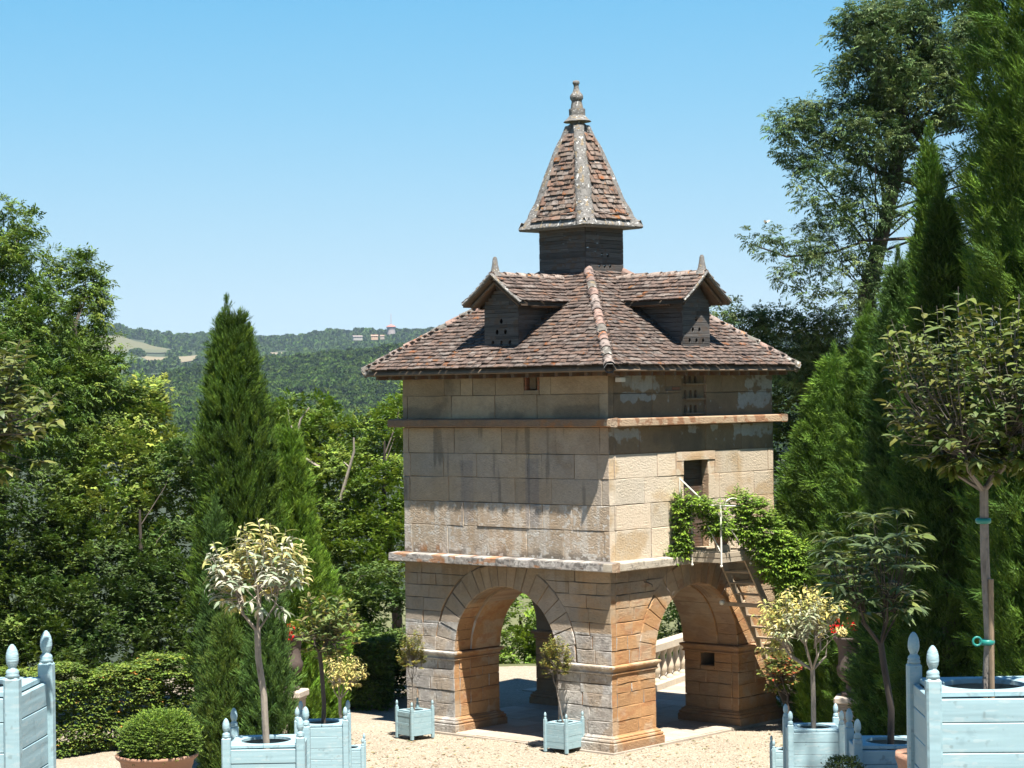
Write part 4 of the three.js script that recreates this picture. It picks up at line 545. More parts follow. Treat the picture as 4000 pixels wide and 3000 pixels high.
function cypress(label, [bx, by, bz], h, r, o = {}) {
  const t = thing('cypress', label, 'cypress', [bx, by, bz], 0, 'cypresses along the forecourt edges'), cols = o.cols ?? [[0.06, 0.115, 0.022], [0.08, 0.14, 0.028], [0.045, 0.09, 0.02], [0.10, 0.16, 0.03]], out = o.out ?? 0.3, lean = o.leanX ?? 0;
  const prof = (y, a) => { const u = y / h, tip = Math.min(1, Math.pow(Math.max(0, 1 - u) / (o.taper ?? 0.6), o.pow ?? 0.75)), ca = Math.cos(a), sa = Math.sin(a); return r * tip * (0.85 + 0.15 * Math.min(1, u / 0.15)) * (0.5 + 0.55 * n3(ca * 1.6 + bx, sa * 1.6 + bz, y * 0.6 + by) + 0.55 * n3(ca * 3.8 + bz, sa * 3.8, y * 1.7 + bx)); };
  const list = [], put = (x, y, z, a, s, tilt) => list.push([x, y, z, a, s, tilt]);
  const n = Math.round((o.den ?? 75) * h * r * 4.2 * 2.1);
  for (let i = 0; i < n; i++) { const a = R(0, 6.2832); if (Math.sin(a) < -0.5 && rnd() < 0.8) continue; const y = h * Math.pow(rnd(), 1.1) * 0.985, q = prof(y, a) * (rnd() < 0.7 ? R(0.84, 1.02) : R(0.62, 0.88)); put(lean * y / h + Math.cos(a) * q, y, Math.sin(a) * q, a, R(0.7, 1.2), out * R(0.5, 1.5)); }
  for (let i = 0; i < n * 0.45; i++) { const a = R(0, 6.2832), y = h * Math.pow(rnd(), 1.1) * 0.95, q = prof(y, a) * R(0.2, 0.62); put(lean * y / h + Math.cos(a) * q, y, Math.sin(a) * q, a, R(0.9, 1.4), out * R(0.3, 1)); } // inner growth
  for (const [tx, ty, tz, th] of o.tips ?? [[0, h - 0.15, 0, 0.5]]) for (let i = 0; i < 26; i++) { const f = rnd(), a = R(0, 6.28), q = 0.07 * (1 - f) * (th / 0.5); put(lean + tx + Math.cos(a) * q, ty + f * th * 0.75, tz + Math.sin(a) * q, a, R(0.4, 0.75), 0.08); }
  for (let i = 0; i < (o.stray ?? 40); i++) { const a = R(0, 6.28), y = h * R(0.1, 0.95), q = prof(y, a) * 1.04; put(lean * y / h + Math.cos(a) * q, y, Math.sin(a) * q, a, R(1, 1.5), out * R(1.3, 2.4)); }
  const M = new THREE.InstancedMesh(sprayOf(o.wid ?? 0.017, o.fan ?? 0.55), needles, list.length), m = new THREE.Matrix4(), q1 = new THREE.Quaternion(), q2 = new THREE.Quaternion(), c = new THREE.Color(), X = V3(1, 0, 0), Y = V3(0, 1, 0), k = (o.scale ?? 1) * 0.68;
  list.forEach(([x, y, z, a, s, tilt], i) => { q1.setFromAxisAngle(Y, Math.PI / 2 - a + R(-1.1, 1.1)); q2.setFromAxisAngle(X, tilt + R(-0.3, 0.3)); q1.multiply(q2); m.compose(V3(x, y, z), q1, V3(s * k, s * k * R(0.85, 1.25), s * k)); M.setMatrixAt(i, m); const tone = 0.5 + 1.0 * n3(x * 3 + bx, y * 1.6, z * 3 + bz), dry = n3(x * 2.3 + 40, y * 1.4 + bz, z * 2.3 + bx) > (o.dry ?? 1); M.setColorAt(i, c.setRGB(...mul(vary(dry ? [0.2, 0.115, 0.05] : pick(cols), 0.2), tone))); });
  M.name = 'crown'; M.castShadow = M.receiveShadow = true; M.userData.kind = 'stuff'; t.add(M);
  part('trunk', limb([V3(0, -0.2, 0), V3(0, h * 0.5, 0), V3(lean, h * 0.9, 0)], [r * 0.16, r * 0.1, 0.02], 7), barkDark, t); return t;
}
// single large leaves: a strip bent along its length, in a few bends
const leafShape = (len, wid, curl, fold = 0.25, n = 4) => { const P = [], I = []; for (let i = 0; i <= n; i++) { const t = i / n, a = curl * t, w = wid / 2 * Math.sin(Math.PI * Math.min(0.98, 0.06 + t * 0.94)) ** 0.8, y = curl ? Math.sin(a) / curl * len : t * len, z = curl ? (Math.cos(a) - 1) / curl * len : 0; P.push(-w, z + w * fold, y, 0, z, y, w, z + w * fold, y); } for (let i = 0; i < n; i++) for (const k of [0, 1]) { const a = i * 3 + k; I.push(a, a + 3, a + 1, a + 1, a + 3, a + 4); } return geoOf(P, null, null, I); };
// tree trained as a standard in a planter: trunk, branches, twigs with leaves; the leaves nearest the lens are parts of their own
function pottedTree(name, label, base, fork, tips, o) {
  const t = thing(name, label, o.cat ?? 'potted tree', base.toArray(), 0, o.group), rel = (v) => v.clone().sub(base);
  part('trunk', limb([V3(0, 0, 0), ...(o.bends ?? []).map(rel), rel(fork)], [o.r, ...(o.bends ?? []).map(() => o.r * 0.9), o.r * 0.85], 9), o.wood ?? barkMat, t);
  const main = [], heads = []; const NB = o.boughs ?? 5, cen = tips.reduce((s, p) => s.add(p), V3()).multiplyScalar(1 / tips.length);
  for (let b = 0; b < NB; b++) { const a = b / NB * 6.28 + R(-0.3, 0.3), p = fork.clone().lerp(cen, 0.62).add(V3(Math.cos(a) * o.open, R(-0.06, 0.06), Math.sin(a) * o.open)); heads.push(p); main.push(limb([rel(fork).add(V3(0, -o.r, 0)), rel(fork.clone().lerp(p, 0.5).add(V3(Math.cos(a) * o.open * 0.25, -0.02, Math.sin(a) * o.open * 0.25))), rel(p)], [o.r * 0.5, o.r * 0.36, o.r * 0.24], 6)); }
  part('branches', merge(main), o.wood ?? barkMat, t).name = 'branch_work';
  const twigs = [], list = [];
  for (const tip of tips) {
    const h = heads.reduce((m, p) => p.distanceTo(tip) < m.distanceTo(tip) ? p : m, heads[0]), s = h.clone().lerp(fork, R(0, 0.4)), d = tip.clone().sub(s), m = s.clone().lerp(tip, 0.55).add(V3(d.x * 0.12, -Math.abs(d.length()) * 0.06, d.z * 0.12)); twigs.push(limb([rel(s), rel(m), rel(tip)], [o.r * 0.16, o.r * 0.11, o.r * 0.06], 4));
    const n = Math.round(o.leaves * R(0.7, 1.3)), dir = tip.clone().sub(m).normalize();
    for (let i = 0; i < n; i++) { const f = i / n, p = m.clone().lerp(tip, o.whorl ? 0.9 + f * 0.12 : 0.15 + f * 0.85), a = i * 2.4 + R(-0.4, 0.4), e = V3(Math.cos(a), 0, Math.sin(a)).addScaledVector(dir, 0.35).add(V3(0, o.lift ?? 0.25, 0)).normalize(); list.push([p, e, R(0.75, 1.15)]); }
  }
  part('twigs', merge(twigs), o.wood ?? barkMat, t).name = 'twig_work';
  const shapes = o.curls.map((c) => leafShape(o.len, o.len * o.wid, c)), mats = o.cols.map((c) => { const m = leafMat(o.thru ?? 0.3, 0.8, o.gloss ?? 0.3); m.vertexColors = false; m.color = new THREE.Color().setRGB(...mul(c, 0.82)); return m; });
  const place = ([p, e, s]) => { const x = V3(0, 1, 0).cross(e).normalize(), y = e.clone().cross(x).normalize(), m = new THREE.Matrix4().makeBasis(x, y, e); m.multiply(new THREE.Matrix4().makeRotationZ(R(-0.5, 0.5))); m.scale(V3(s, s, s)); m.setPosition(rel(p)); return m; };
  list.sort((a, b) => b[0].z - a[0].z); const own = list.slice(0, o.own ?? 300), rest = list.slice(own.length), crown = new THREE.Group(); crown.name = 'crown'; t.add(crown);
  for (const l of own) { const m = part('leaf', pick(shapes), pick(mats), crown); m.applyMatrix4(place(l)); }
  if (rest.length) { const L = rest.map((l) => tint(pick(shapes).clone().applyMatrix4(place(l)), pick(o.cols))), m = leafMat(o.thru ?? 0.3, 0.8, o.gloss ?? 0.3); part('leafage', merge(L), m, crown).userData.kind = 'stuff'; }
  return t;
}
const inBall = (c, rx, ry, rz, n, keep) => { const o = []; while (o.length < n) { const u = unit(), k = Math.pow(rnd(), 0.45); const p = V3(c.x + u.x * rx * k, c.y + u.y * ry * k, c.z + u.z * rz * k); if (!keep || keep(u, k)) o.push(p); } return o; };

// ------------------------------------------------------------------ planters (panelled boxes with corner posts)
function makePlanter(label, x, y, z, turn, s = 1) {
  const t = thing('planter', label, 'planter', [x, y, z], turn, 'pale blue panelled planters'), h = 0.205 * s;
  const box2 = (...a) => { const g = box(...a); return uvScale(flat(g), 0.9, R(0, 1), R(0, 1)); };
  for (const sx of [-1, 1]) for (const sz of [-1, 1]) {
    const p = part('post', box2(sx * h - 0.025, sx * h + 0.025, 0, 0.5, sz * h - 0.025, sz * h + 0.025, 0.007), paintMat, t); // chamfered head and turned finial
    part('finial', new THREE.LatheGeometry([[0, 0.497], [0.0225, 0.499], [0.0225, 0.508], [0.0195, 0.511], [0.0215, 0.516], [0.0195, 0.523], [0.0125, 0.53], [0.0135, 0.535], [0.0185, 0.546], [0.0205, 0.558], [0.0198, 0.573], [0.0165, 0.588], [0.0105, 0.6], [0.004, 0.607], [0, 0.608]].map(([r, v]) => new THREE.Vector2(r, v)), 20).translate(sx * h, 0, sz * h), paintMat, p);
  }
  const ys = [[0.062, 0.158], [0.16, 0.256], [0.258, 0.354], [0.356, 0.432]];
  for (let f = 0; f < 4; f++) for (const [a, b] of ys) part('board', box2(-h + 0.024, h - 0.024, a, b, h - 0.012 + R(-0.002, 0.002), h + 0.008 + R(-0.002, 0.002), 0.0025).rotateY(f * Math.PI / 2), paintMat, t);
  for (const sd of [-1, 1]) { // the lid, two halves with a round opening
    const q = new THREE.Shape(); q.moveTo(0.002, -h + 0.02); q.lineTo(h - 0.02, -h + 0.02); q.lineTo(h - 0.02, h - 0.02); q.lineTo(0.002, h - 0.02); q.lineTo(0.002, 0.14); q.absarc(0, 0, 0.14, Math.PI / 2, -Math.PI / 2, true); q.closePath();
    const g = flat(new THREE.ExtrudeGeometry(q, { depth: 0.014, bevelEnabled: true, bevelSize: 0.002, bevelThickness: 0.002, bevelSegments: 1, curveSegments: 14 })).rotateX(-Math.PI / 2).translate(0, 0.438, 0); if (sd < 0) g.rotateY(Math.PI); g.rotateZ(R(-0.012, 0.012)); part('lid', g, paintMat, t);
  }
  part('soil', box(-h + 0.015, h - 0.015, 0.3, 0.345, -h + 0.015, h - 0.015, 0.004), soilMat, t); part('bottom_board', box(-h + 0.01, h - 0.01, 0.062, 0.08, -h + 0.01, h - 0.01, 0.002), paintMat, t);
  return t;
}
const onRamp = (top) => top - 0.608;
const PL = {}; // planter tops, by place in the two rows
{
  const p = (k, label, x, z, top, turn = 0) => { const y = onRamp(top); const q = makePlanter(label, x, y, z, turn); if (k[0] === 't') q.scale.setScalar(1.14); PL[k] = V3(x, y + (k[0] === 't' ? 0.39 : 0.345), z); };
  p('bigL', 'pale blue wooden planter cut by the left edge of the photo, nearest on the left', -1.815, -7.31, 5.52, -0.055);
  p('bigR', 'large pale blue wooden planter nearest on the right with trunk tied by green straps', 1.57, -7.38, 5.465, -0.03);
  p('medL', 'pale blue planter holding the tall cream leaved standard, second on the left', -1.41, -12.42, 4.53, 0.02);
  p('medR', 'pale blue planter in full shade holding the dark leaved tree, right row', 2.1, -12.4, 4.48, -0.04);
  p('nextL', 'pale blue planter with the dark thin trunk, behind the cream leaved standard on the left', -1.67, -19.0, 3.66, 0.02);
  p('nextR', 'pale blue planter half shaded holding the cream leaved tree on the right', 2.41, -17.9, 3.73, -0.03);
  p('fourL', 'small pale blue planter at bottom left on the gravel edge, farthest of the left row', -2.31, -30.2, 1.66, 0.02);
  p('fourR', 'small pale blue planter at the gravel edge, farthest of the right row', 3.65, -29.7, 1.63, -0.04);
  p('towL', 'pale blue planter set diagonally before the left pier of the dovecote', -1.87, -40.47, 0.62 + 0.02, -0.9);
  p('towR', 'pale blue planter set diagonally before the front corner pier of the dovecote', 0.83, -38.72, 0.62 + 0.02, -0.68);
}
{ // the trees in them
  const cream = [[0.52, 0.51, 0.39], [0.44, 0.46, 0.34], [0.34, 0.39, 0.26], [0.55, 0.53, 0.38], [0.26, 0.33, 0.20]];
  const D = 12.42, c = (x, y, dz = 0) => atd(x, y, D - dz);
  pottedTree('variegated_tree', 'cream leaved standard tree with round head in the second left planter', PL.medL, c(556, 1356), inBall(c(558, 1222), 0.31, 0.29, 0.28, 118, (u, k) => k > 0.3 && (u.y > -0.5 || rnd() < 0.3) && n3(u.x * 2.2 + 3, u.y * 2.2, u.z * 2.2) > 0.4).concat([c(462, 1295), c(505, 1310), c(478, 1300, 0.1), c(458, 1195, 0.05), c(655, 1190), c(668, 1240), c(560, 1125), c(620, 1330, 0.1), c(562, 1320, 0.14)]), { r: 0.021, bends: [c(570, 1500), c(558, 1420)], wood: barkPale, boughs: 5, open: 0.13, leaves: 8, len: 0.078, wid: 0.26, curls: [1.3, 1.7, 2.1, 0.9], cols: cream, own: 300, gloss: 0.2, thru: 0.35 });
  const D3 = 17.9, c3 = (x, y, dz = 0) => atd(x, y, D3 - dz);
  pottedTree('variegated_tree', 'cream leaved tree with ragged spreading head in the half shaded right planter', PL.nextR, c3(1755, 1442), inBall(c3(1738, 1330), 0.42, 0.29, 0.32, 165, (u, k) => k > 0.25 && u.y > -0.6 && !(u.x * k > 0.38 && u.y * k < 0.12)).concat(inBall(c3(1680, 1400), 0.16, 0.08, 0.12, 16)).concat([c3(1650, 1405), c3(1662, 1340), c3(1858, 1318), c3(1840, 1322)]), { r: 0.022, bends: [c3(1757, 1510)], wood: barkPale, boughs: 7, open: 0.2, leaves: 8, len: 0.07, wid: 0.26, curls: [1.4, 1.8, 2.2, 1.0], cols: cream.map((k) => [k[0] * 1.02, k[1], k[2] * 0.82]), own: 300, gloss: 0.2, thru: 0.35 });
  const D4 = 30.2, c4 = (x, y) => atd(x, y, D4);
  pottedTree('variegated_tree', 'small cream leaved standard in the farthest left planter, before dark hedge', PL.fourL, c4(734, 1508), inBall(c4(744, 1450), 0.36, 0.3, 0.3, 80), { r: 0.026, bends: [c4(735, 1540)], wood: barkPale, boughs: 4, open: 0.13, leaves: 9, len: 0.075, wid: 0.3, curls: [1.4, 1.9], cols: cream.map((k) => [k[0] * 0.95, k[1] * 0.9, k[2] * 0.8]), own: 0 });
  const green = [[0.080, 0.128, 0.022], [0.060, 0.100, 0.019], [0.104, 0.152, 0.030], [0.096, 0.116, 0.028]];
  const D1 = 7.36, c1 = (x, y, dz = 0) => atd(x, y, D1 - dz);
  const big = (c0) => inBall(c0, 0.38, 0.35, 0.37, 250, (u, k) => k > 0.35);
  pottedTree('potted_tree', 'round headed glossy green tree with tied trunk in the nearest right planter', PL.bigR, c1(2125, 1050), big(c1(2120, 830)).concat(inBall(c1(2122, 1000), 0.2, 0.07, 0.2, 30)).concat([c1(1925, 690), c1(1905, 760), c1(1990, 660), c1(1930, 940, 0.1), c1(1960, 985, 0.1)]), { r: 0.017, bends: [c1(2136, 1380), c1(2127, 1200)], wood: barkMat, boughs: 6, open: 0.15, leaves: 11, len: 0.05, wid: 0.42, curls: [0.6, 1.1, 0.3, 1.5], cols: green, own: 300, gloss: 0.3, lift: 0.1 });
  pottedTree('potted_tree', 'leafy head at the left edge of the photo with pale olive young leaves', PL.bigL, atd(-118, 1050, 7.31), big(atd(-122, 860, 7.31)).concat([atd(120, 870, 7.2), atd(100, 1000, 7.2), atd(128, 905, 7.1), atd(60, 760, 7.2)]), { r: 0.017, bends: [atd(-118, 1250, 7.31)], boughs: 6, open: 0.15, leaves: 11, len: 0.05, wid: 0.42, curls: [0.6, 1.1, 0.3, 1.5], cols: [[0.10, 0.14, 0.034], [0.08, 0.12, 0.03], [0.13, 0.155, 0.045], [0.07, 0.11, 0.026]], own: 200, gloss: 0.5, lift: 0.1 });
  const D2 = 12.4, c2 = (x, y, dz = 0) => atd(x, y, D2 - dz);
  pottedTree('potted_tree', 'dark tree with long drooping leaves in the shaded right planter', PL.medR, c2(1902, 1385), inBall(c2(1890, 1220), 0.3, 0.36, 0.28, 70, (u, k) => k > 0.35).concat([c2(1775, 1190, 0.1), c2(1790, 1225, 0.1), c2(1808, 1265, 0.12), c2(1782, 1150), c2(1835, 1280, 0.1), c2(1800, 1210, 0.15)]), { r: 0.021, bends: [c2(1925, 1530), c2(1908, 1430)], wood: barkDark, boughs: 5, open: 0.13, leaves: 11, whorl: true, len: 0.115, wid: 0.21, curls: [0.5, 0.9, 1.3], cols: [[0.09, 0.145, 0.035], [0.07, 0.115, 0.03], [0.13, 0.18, 0.05]], own: 300, gloss: 0.6, lift: 0.0 });
  const DN = 19.0, cn = (x, y, dz = 0) => atd(x, y, DN - dz), phot = [[0.12, 0.18, 0.038], [0.16, 0.22, 0.05], [0.09, 0.135, 0.03], [0.19, 0.155, 0.055], [0.2, 0.22, 0.06]];
  pottedTree('potted_tree', 'open headed tree with green and bronze leaves and thin dark trunk, left row', PL.nextL, cn(690, 1405), inBall(cn(712, 1352), 0.33, 0.36, 0.32, 105), { r: 0.021, bends: [cn(700, 1520), cn(695, 1450)], wood: barkDark, boughs: 5, open: 0.1, leaves: 9, len: 0.08, wid: 0.36, curls: [0.4, 0.8], cols: phot, own: 300, gloss: 0.3, lift: 0.6 });
  const DR = 29.7, cr = (x, y) => atd(x, y, DR);
  pottedTree('potted_tree', 'small tree with green and red tinged leaves beside the right pier', PL.fourR, cr(1702, 1500), inBall(cr(1690, 1445), 0.33, 0.36, 0.32, 75), { r: 0.024, bends: [cr(1702, 1540)], wood: barkDark, boughs: 4, open: 0.13, leaves: 9, len: 0.085, wid: 0.4, curls: [0.5, 0.9], cols: [...phot, [0.3, 0.06, 0.03]], own: 0, gloss: 0.4 });
  const shrub = (label, b, c0, D) => { const cc = (x, y) => atd(x, y, D); pottedTree('potted_shrub', label, b, cc(c0[0], c0[1] + 60), inBall(cc(c0[0], c0[1]), 0.31, 0.52, 0.26, 140, (u) => u.y > -0.7), { cat: 'potted shrub', r: 0.016, wood: barkMat, boughs: 5, open: 0.1, leaves: 13, len: 0.052, wid: 0.42, curls: [0.4], cols: [[0.176, 0.230, 0.061], [0.135, 0.189, 0.047], [0.230, 0.243, 0.081], [0.270, 0.230, 0.081]], own: 0 }); };
  shrub('thin yellow green shrub in the planter before the left pier', PL.towL, [890, 1408], 40.47); shrub('thin yellow green shrub in the planter before the front corner pier', PL.towR, [1202, 1425], 38.72);
  const big2 = scene.children.find((o) => o.userData.label?.startsWith('round headed glossy')); // green ties and a stake on the near trunk
  const b0 = PL.bigR, tie = (y) => { const p = c1(y < 1200 ? 2124 : 2132, y), m = new THREE.TorusGeometry(0.021, 0.006, 8, 16).rotateX(Math.PI / 2).scale(1, 1.6, 1).translate(p.x - b0.x, p.y - b0.y, p.z - b0.z); part('tie', m, mat({ color: new THREE.Color().setRGB(0.01, 0.16, 0.13), roughness: 0.4 }), big2); };
  tie(1125); tie(1387); part('stake', limb([V3(0.017, 0, 0.02), c1(2138, 1250).sub(b0).add(V3(0, 0, 0.02))], [0.011, 0.009], 6), mat({ map: barkTex, color: new THREE.Color().setRGB(1.2, 1, 0.75) }), big2);
  part('tie_end', new THREE.TorusGeometry(0.014, 0.004, 6, 12).translate(...c1(2108, 1384).sub(b0).add(V3(0, 0, 0.02)).toArray()), mat({ color: new THREE.Color().setRGB(0.01, 0.16, 0.13), roughness: 0.4 }), big2);
}
// ------------------------------------------------------------------ terracotta pots, urns, balustrade, small things
const latheOf = (a, s = 32) => new THREE.LatheGeometry(a.map(([r, h]) => new THREE.Vector2(r, h)), s);
function bush(name, label, cat, c, rx, ry, rz, n, len, cols, base) {
  const t = thing(name, label, cat, base.toArray()), L = new Leaves();
  for (let i = 0; i < n; i++) { const u = unit(), k = (0.7 + 0.35 * n3(u.x * 3 + c.x, u.y * 3, u.z * 3) + 0.25 * n3(u.x * 7 + c.z, u.y * 7, u.z * 7)) * (rnd() < 0.04 ? R(1.02, 1.18) : rnd() < 0.3 ? R(0.45, 0.84) : R(0.84, 1.03)), d = V3(u.x + R(-0.6, 0.6), u.y + R(-0.2, 0.8), u.z + R(-0.6, 0.6)).normalize(); shoot(L, V3(c.x + u.x * rx * k - base.x, c.y + u.y * ry * k - base.y, c.z + u.z * rz * k - base.z), d, { n: 5, len, wid: 0.55, droop: 0, stretch: 1.2, cols }); }
  L.build('foliage', foliage, t); part('stem', merge([...Array(14)].map(() => { const u = unit(); return limb([V3(0, 0, 0), V3(c.x - base.x + u.x * rx * 0.3, (c.y - base.y) * 0.7, c.z - base.z + u.z * rz * 0.3), V3(c.x - base.x + u.x * rx * 0.75, c.y - base.y + Math.abs(u.y) * ry * 0.7, c.z - base.z + u.z * rz * 0.75)], [0.012, 0.008, 0.003], 4); })), barkMat, t);
 return t;
}
{
  const p = atd(339, 1633, 20.7), gy = groundY(p.x, p.z), h = p.y - gy + 0.03, t = thing('terracotta_pot', 'wide terracotta bowl pot holding a clipped box bush, bottom left', 'pot', [p.x, gy, p.z]);
  part('pot_wall', latheOf([[0, 0.0], [0.24, 0], [0.26, 0.03], [0.31, h - 0.17], [0.325, h - 0.16], [0.325, h - 0.14], [0.335, h - 0.12], [0.345, h - 0.07], [0.385, h - 0.035], [0.39, h - 0.01], [0.375, h], [0.345, h - 0.02], [0.33, h - 0.1]], 40), terraMat, t); part('soil', new THREE.CylinderGeometry(0.33, 0.33, 0.02, 28).translate(0, h - 0.075, 0), soilMat, t);
  bush('box_bush', 'round clipped box bush in the wide terracotta pot', 'bush', V3(p.x + 0.03, p.y + 0.16, p.z), 0.36, 0.235, 0.36, 8200, 0.024, [[0.108, 0.207, 0.036], [0.081, 0.162, 0.029], [0.153, 0.261, 0.054]], V3(p.x, gy + h - 0.09, p.z));
  const q = atd(1988, 1636, 11.2), g2 = groundY(q.x, q.z), t2 = thing('terracotta_pot', 'small terracotta pot half hidden behind the nearest right planter', 'pot', [q.x, g2, q.z]), h2 = q.y - g2 + 0.03;
  part('pot_wall', latheOf([[0, 0], [0.1, 0], [0.11, h2 - 0.12], [0.115, h2 - 0.07], [0.128, h2 - 0.03], [0.124, h2], [0.108, h2 - 0.02]], 28), terraMat, t2); part('soil', new THREE.CylinderGeometry(0.105, 0.105, 0.02, 20).translate(0, h2 - 0.03, 0), soilMat, t2);
  const bb = atd(1822, 1665, 12.0); bush('box_bush', 'dark top of a clipped bush at the bottom right edge of the photo', 'bush', V3(bb.x, bb.y - 0.012, bb.z), 0.1, 0.08, 0.1, 700, 0.016, [[0.05, 0.09, 0.018], [0.035, 0.07, 0.015]], V3(bb.x, groundY(bb.x, bb.z), bb.z));
  const lv = atd(232, 1668, 15); { const t3 = thing('lavender', 'tips of lavender at the bottom left beside the big pot', 'lavender', [lv.x, groundY(lv.x, lv.z), lv.z]), L = new Leaves(), up = lv.y - groundY(lv.x, lv.z); for (let i = 0; i < 90; i++) { const x = R(-0.16, 0.16), z = R(-0.08, 0.08), d = V3(R(-0.3, 0.3), 1, R(-0.2, 0.2)).normalize(); L.leaf(x, 0, z, d, V3(0, 0, 1), up * R(0.75, 1.05), 0.012, vary([0.10, 0.13, 0.07])); L.leaf(x + d.x * up * 0.85, up * 0.85, z + d.z * up * 0.85, d, V3(0, 0, 1), 0.05, 0.014, vary([0.22, 0.17, 0.32])); } L.build('foliage', foliage, t3); part('root_ball', new THREE.SphereGeometry(0.08, 10, 8).scale(1.6, 0.4, 1), soilMat, t3); }
}
function urn(label, x, yb, z, s, mats) {
  const t = thing('garden_urn', label, 'urn', [x, yb, z], 0);
  part('foot', latheOf([[0, 0], [0.14, 0], [0.14, 0.05], [0.1, 0.06], [0.075, 0.1], [0.06, 0.16], [0.075, 0.2]].map(([r, h]) => [r * s, h * s]), 24), mats, t);
  const b = latheOf([[0.07, 0.19], [0.12, 0.22], [0.175, 0.3], [0.19, 0.4], [0.17, 0.45], [0.165, 0.6], [0.18, 0.72], [0.235, 0.8], [0.245, 0.83], [0.225, 0.84], [0.2, 0.8]].map(([r, h]) => [r * s, h * s]), 40), pp = b.attributes.position; for (let i = 0; i < pp.count; i++) { const y = pp.getY(i) / s; if (y > 0.22 && y < 0.44) { const k = 1 + 0.05 * Math.abs(Math.cos(Math.atan2(pp.getZ(i), pp.getX(i)) * 10)); pp.setX(i, pp.getX(i) * k); pp.setZ(i, pp.getZ(i) * k); } } b.computeVertexNormals();
  part('bowl', b, mats, t); part('soil', new THREE.CylinderGeometry(0.21 * s, 0.21 * s, 0.02, 20).translate(0, 0.8 * s, 0), soilMat, t); return t;
}
function geranium(label, c, r, heads) {
  const t = thing('geranium', label, 'flowers', c.toArray()), L = new Leaves(); for (let i = 0; i < 420; i++) { const u = unit(); u.y = Math.abs(u.y) * 0.8; L.leaf(u.x * r * R(0.3, 1), u.y * r * R(0.2, 0.9), u.z * r * R(0.3, 1), V3(u.x + R(-0.5, 0.5), R(-0.2, 0.5), u.z + R(-0.5, 0.5)).normalize(), V3(R(-0.4, 0.4), 1, R(-0.4, 0.4)).normalize(), 0.06, 0.055, vary([0.06, 0.13, 0.03])); } L.build('foliage', foliage, t);
  for (const [x, y, z, col] of heads) { const F = new Leaves(); for (let i = 0; i < 46; i++) { const u = unit(), q = V3(u.x, u.y, u.z).multiplyScalar(0.055); F.leaf(x + q.x, y + q.y, z + q.z, V3(u.x + R(-0.5, 0.5), u.y + R(-0.5, 0.5), u.z + R(-0.5, 0.5)).normalize(), u, 0.035, 0.032, vary(col, 0.15)); } const f = F.build('flower_head', foliage, t); part('stalk', limb([V3(x * 0.4, r * 0.2, z * 0.4), V3(x, y, z)], [0.004, 0.003], 4), barkMat, f); }
}
{
  const red = [0.62, 0.012, 0.02], wh = [0.75, 0.75, 0.72], castMat = mat({ map: barkTex, color: new THREE.Color().setRGB(0.42, 0.36, 0.36), roughness: 0.8 });
  const ped = (label, px, py, D, w) => { const p = atd(px, py, D), gy = groundY(p.x, p.z), t = thing('pedestal', label, 'pedestal', [p.x, gy, p.z], -0.25), h = p.y - gy; part('shaft', box(-w * 0.4, w * 0.4, 0, h - 0.17, -w * 0.4, w * 0.4, 0.01), paleStone, t); part('neck', box(-w * 0.43, w * 0.43, h - 0.17, h - 0.12, -w * 0.43, w * 0.43, 0.012), paleStone, t); part('cap', box(-w / 2, w / 2, h - 0.12, h, -w / 2, w / 2, 0.022, 0.004), paleStone, t); return p; };
  const a = ped('pale stone pedestal under the dark urn on the right', 1838, 1503, 38, 0.54); urn('dark fluted urn with red geraniums on the right pedestal', a.x, a.y, a.z, 1.22, castMat);
  const hd = (px, py, D, c, o) => { const q = atd(px, py, D).sub(o); return [q.x, q.y, q.z, c]; }, o1 = V3(a.x, a.y + 1.0, a.z); geranium('red and white geraniums in the dark urn beside the cypresses', o1, 0.2, [hd(1801, 1358, 37.9, red, o1), hd(1812, 1346, 38, red, o1), hd(1838, 1340, 37.9, red, o1), hd(1846, 1354, 37.9, red, o1), hd(1821, 1366, 37.8, wh, o1), hd(1816, 1362, 37.8, wh, o1)]);
  const b = ped('pale stone pedestal half hidden behind the left cypress', 627, 1490, 38, 0.52); urn('urn almost hidden behind the cypress and trunk on the left', b.x, b.y, b.z, 1.16, castMat);
  const o2 = V3(b.x, b.y + 0.95, b.z); geranium('red geraniums showing past the left cypress', o2, 0.18, [hd(627, 1357, 37.7, red, o2), hd(625, 1374, 37.7, red, o2), hd(622, 1366, 37.75, wh, o2)]);
  const c = atd(1742, 1575, 43), cy = 0.05; urn('low dark urn on the paving right of the dovecote', c.x, cy + 0.3, c.z, 0.95, castMat); const t = thing('pedestal', 'low stone block under the urn on the paving', 'pedestal', [c.x, cy, c.z]); part('block', box(-0.2, 0.2, 0, 0.3, -0.2, 0.2, 0.012), paleStone, t); part('base_slab', box(-0.25, 0.25, -0.05, 0.06, -0.25, 0.25, 0.01), paleStone, t);
  const o3 = V3(c.x, cy + 1.1, c.z); geranium('geraniums with a few red heads behind the cream leaved tree', o3, 0.22, [hd(1751, 1452, 42.8, red, o3), hd(1733, 1460, 42.8, red, o3), hd(1728, 1462, 42.8, red, o3)]);
}
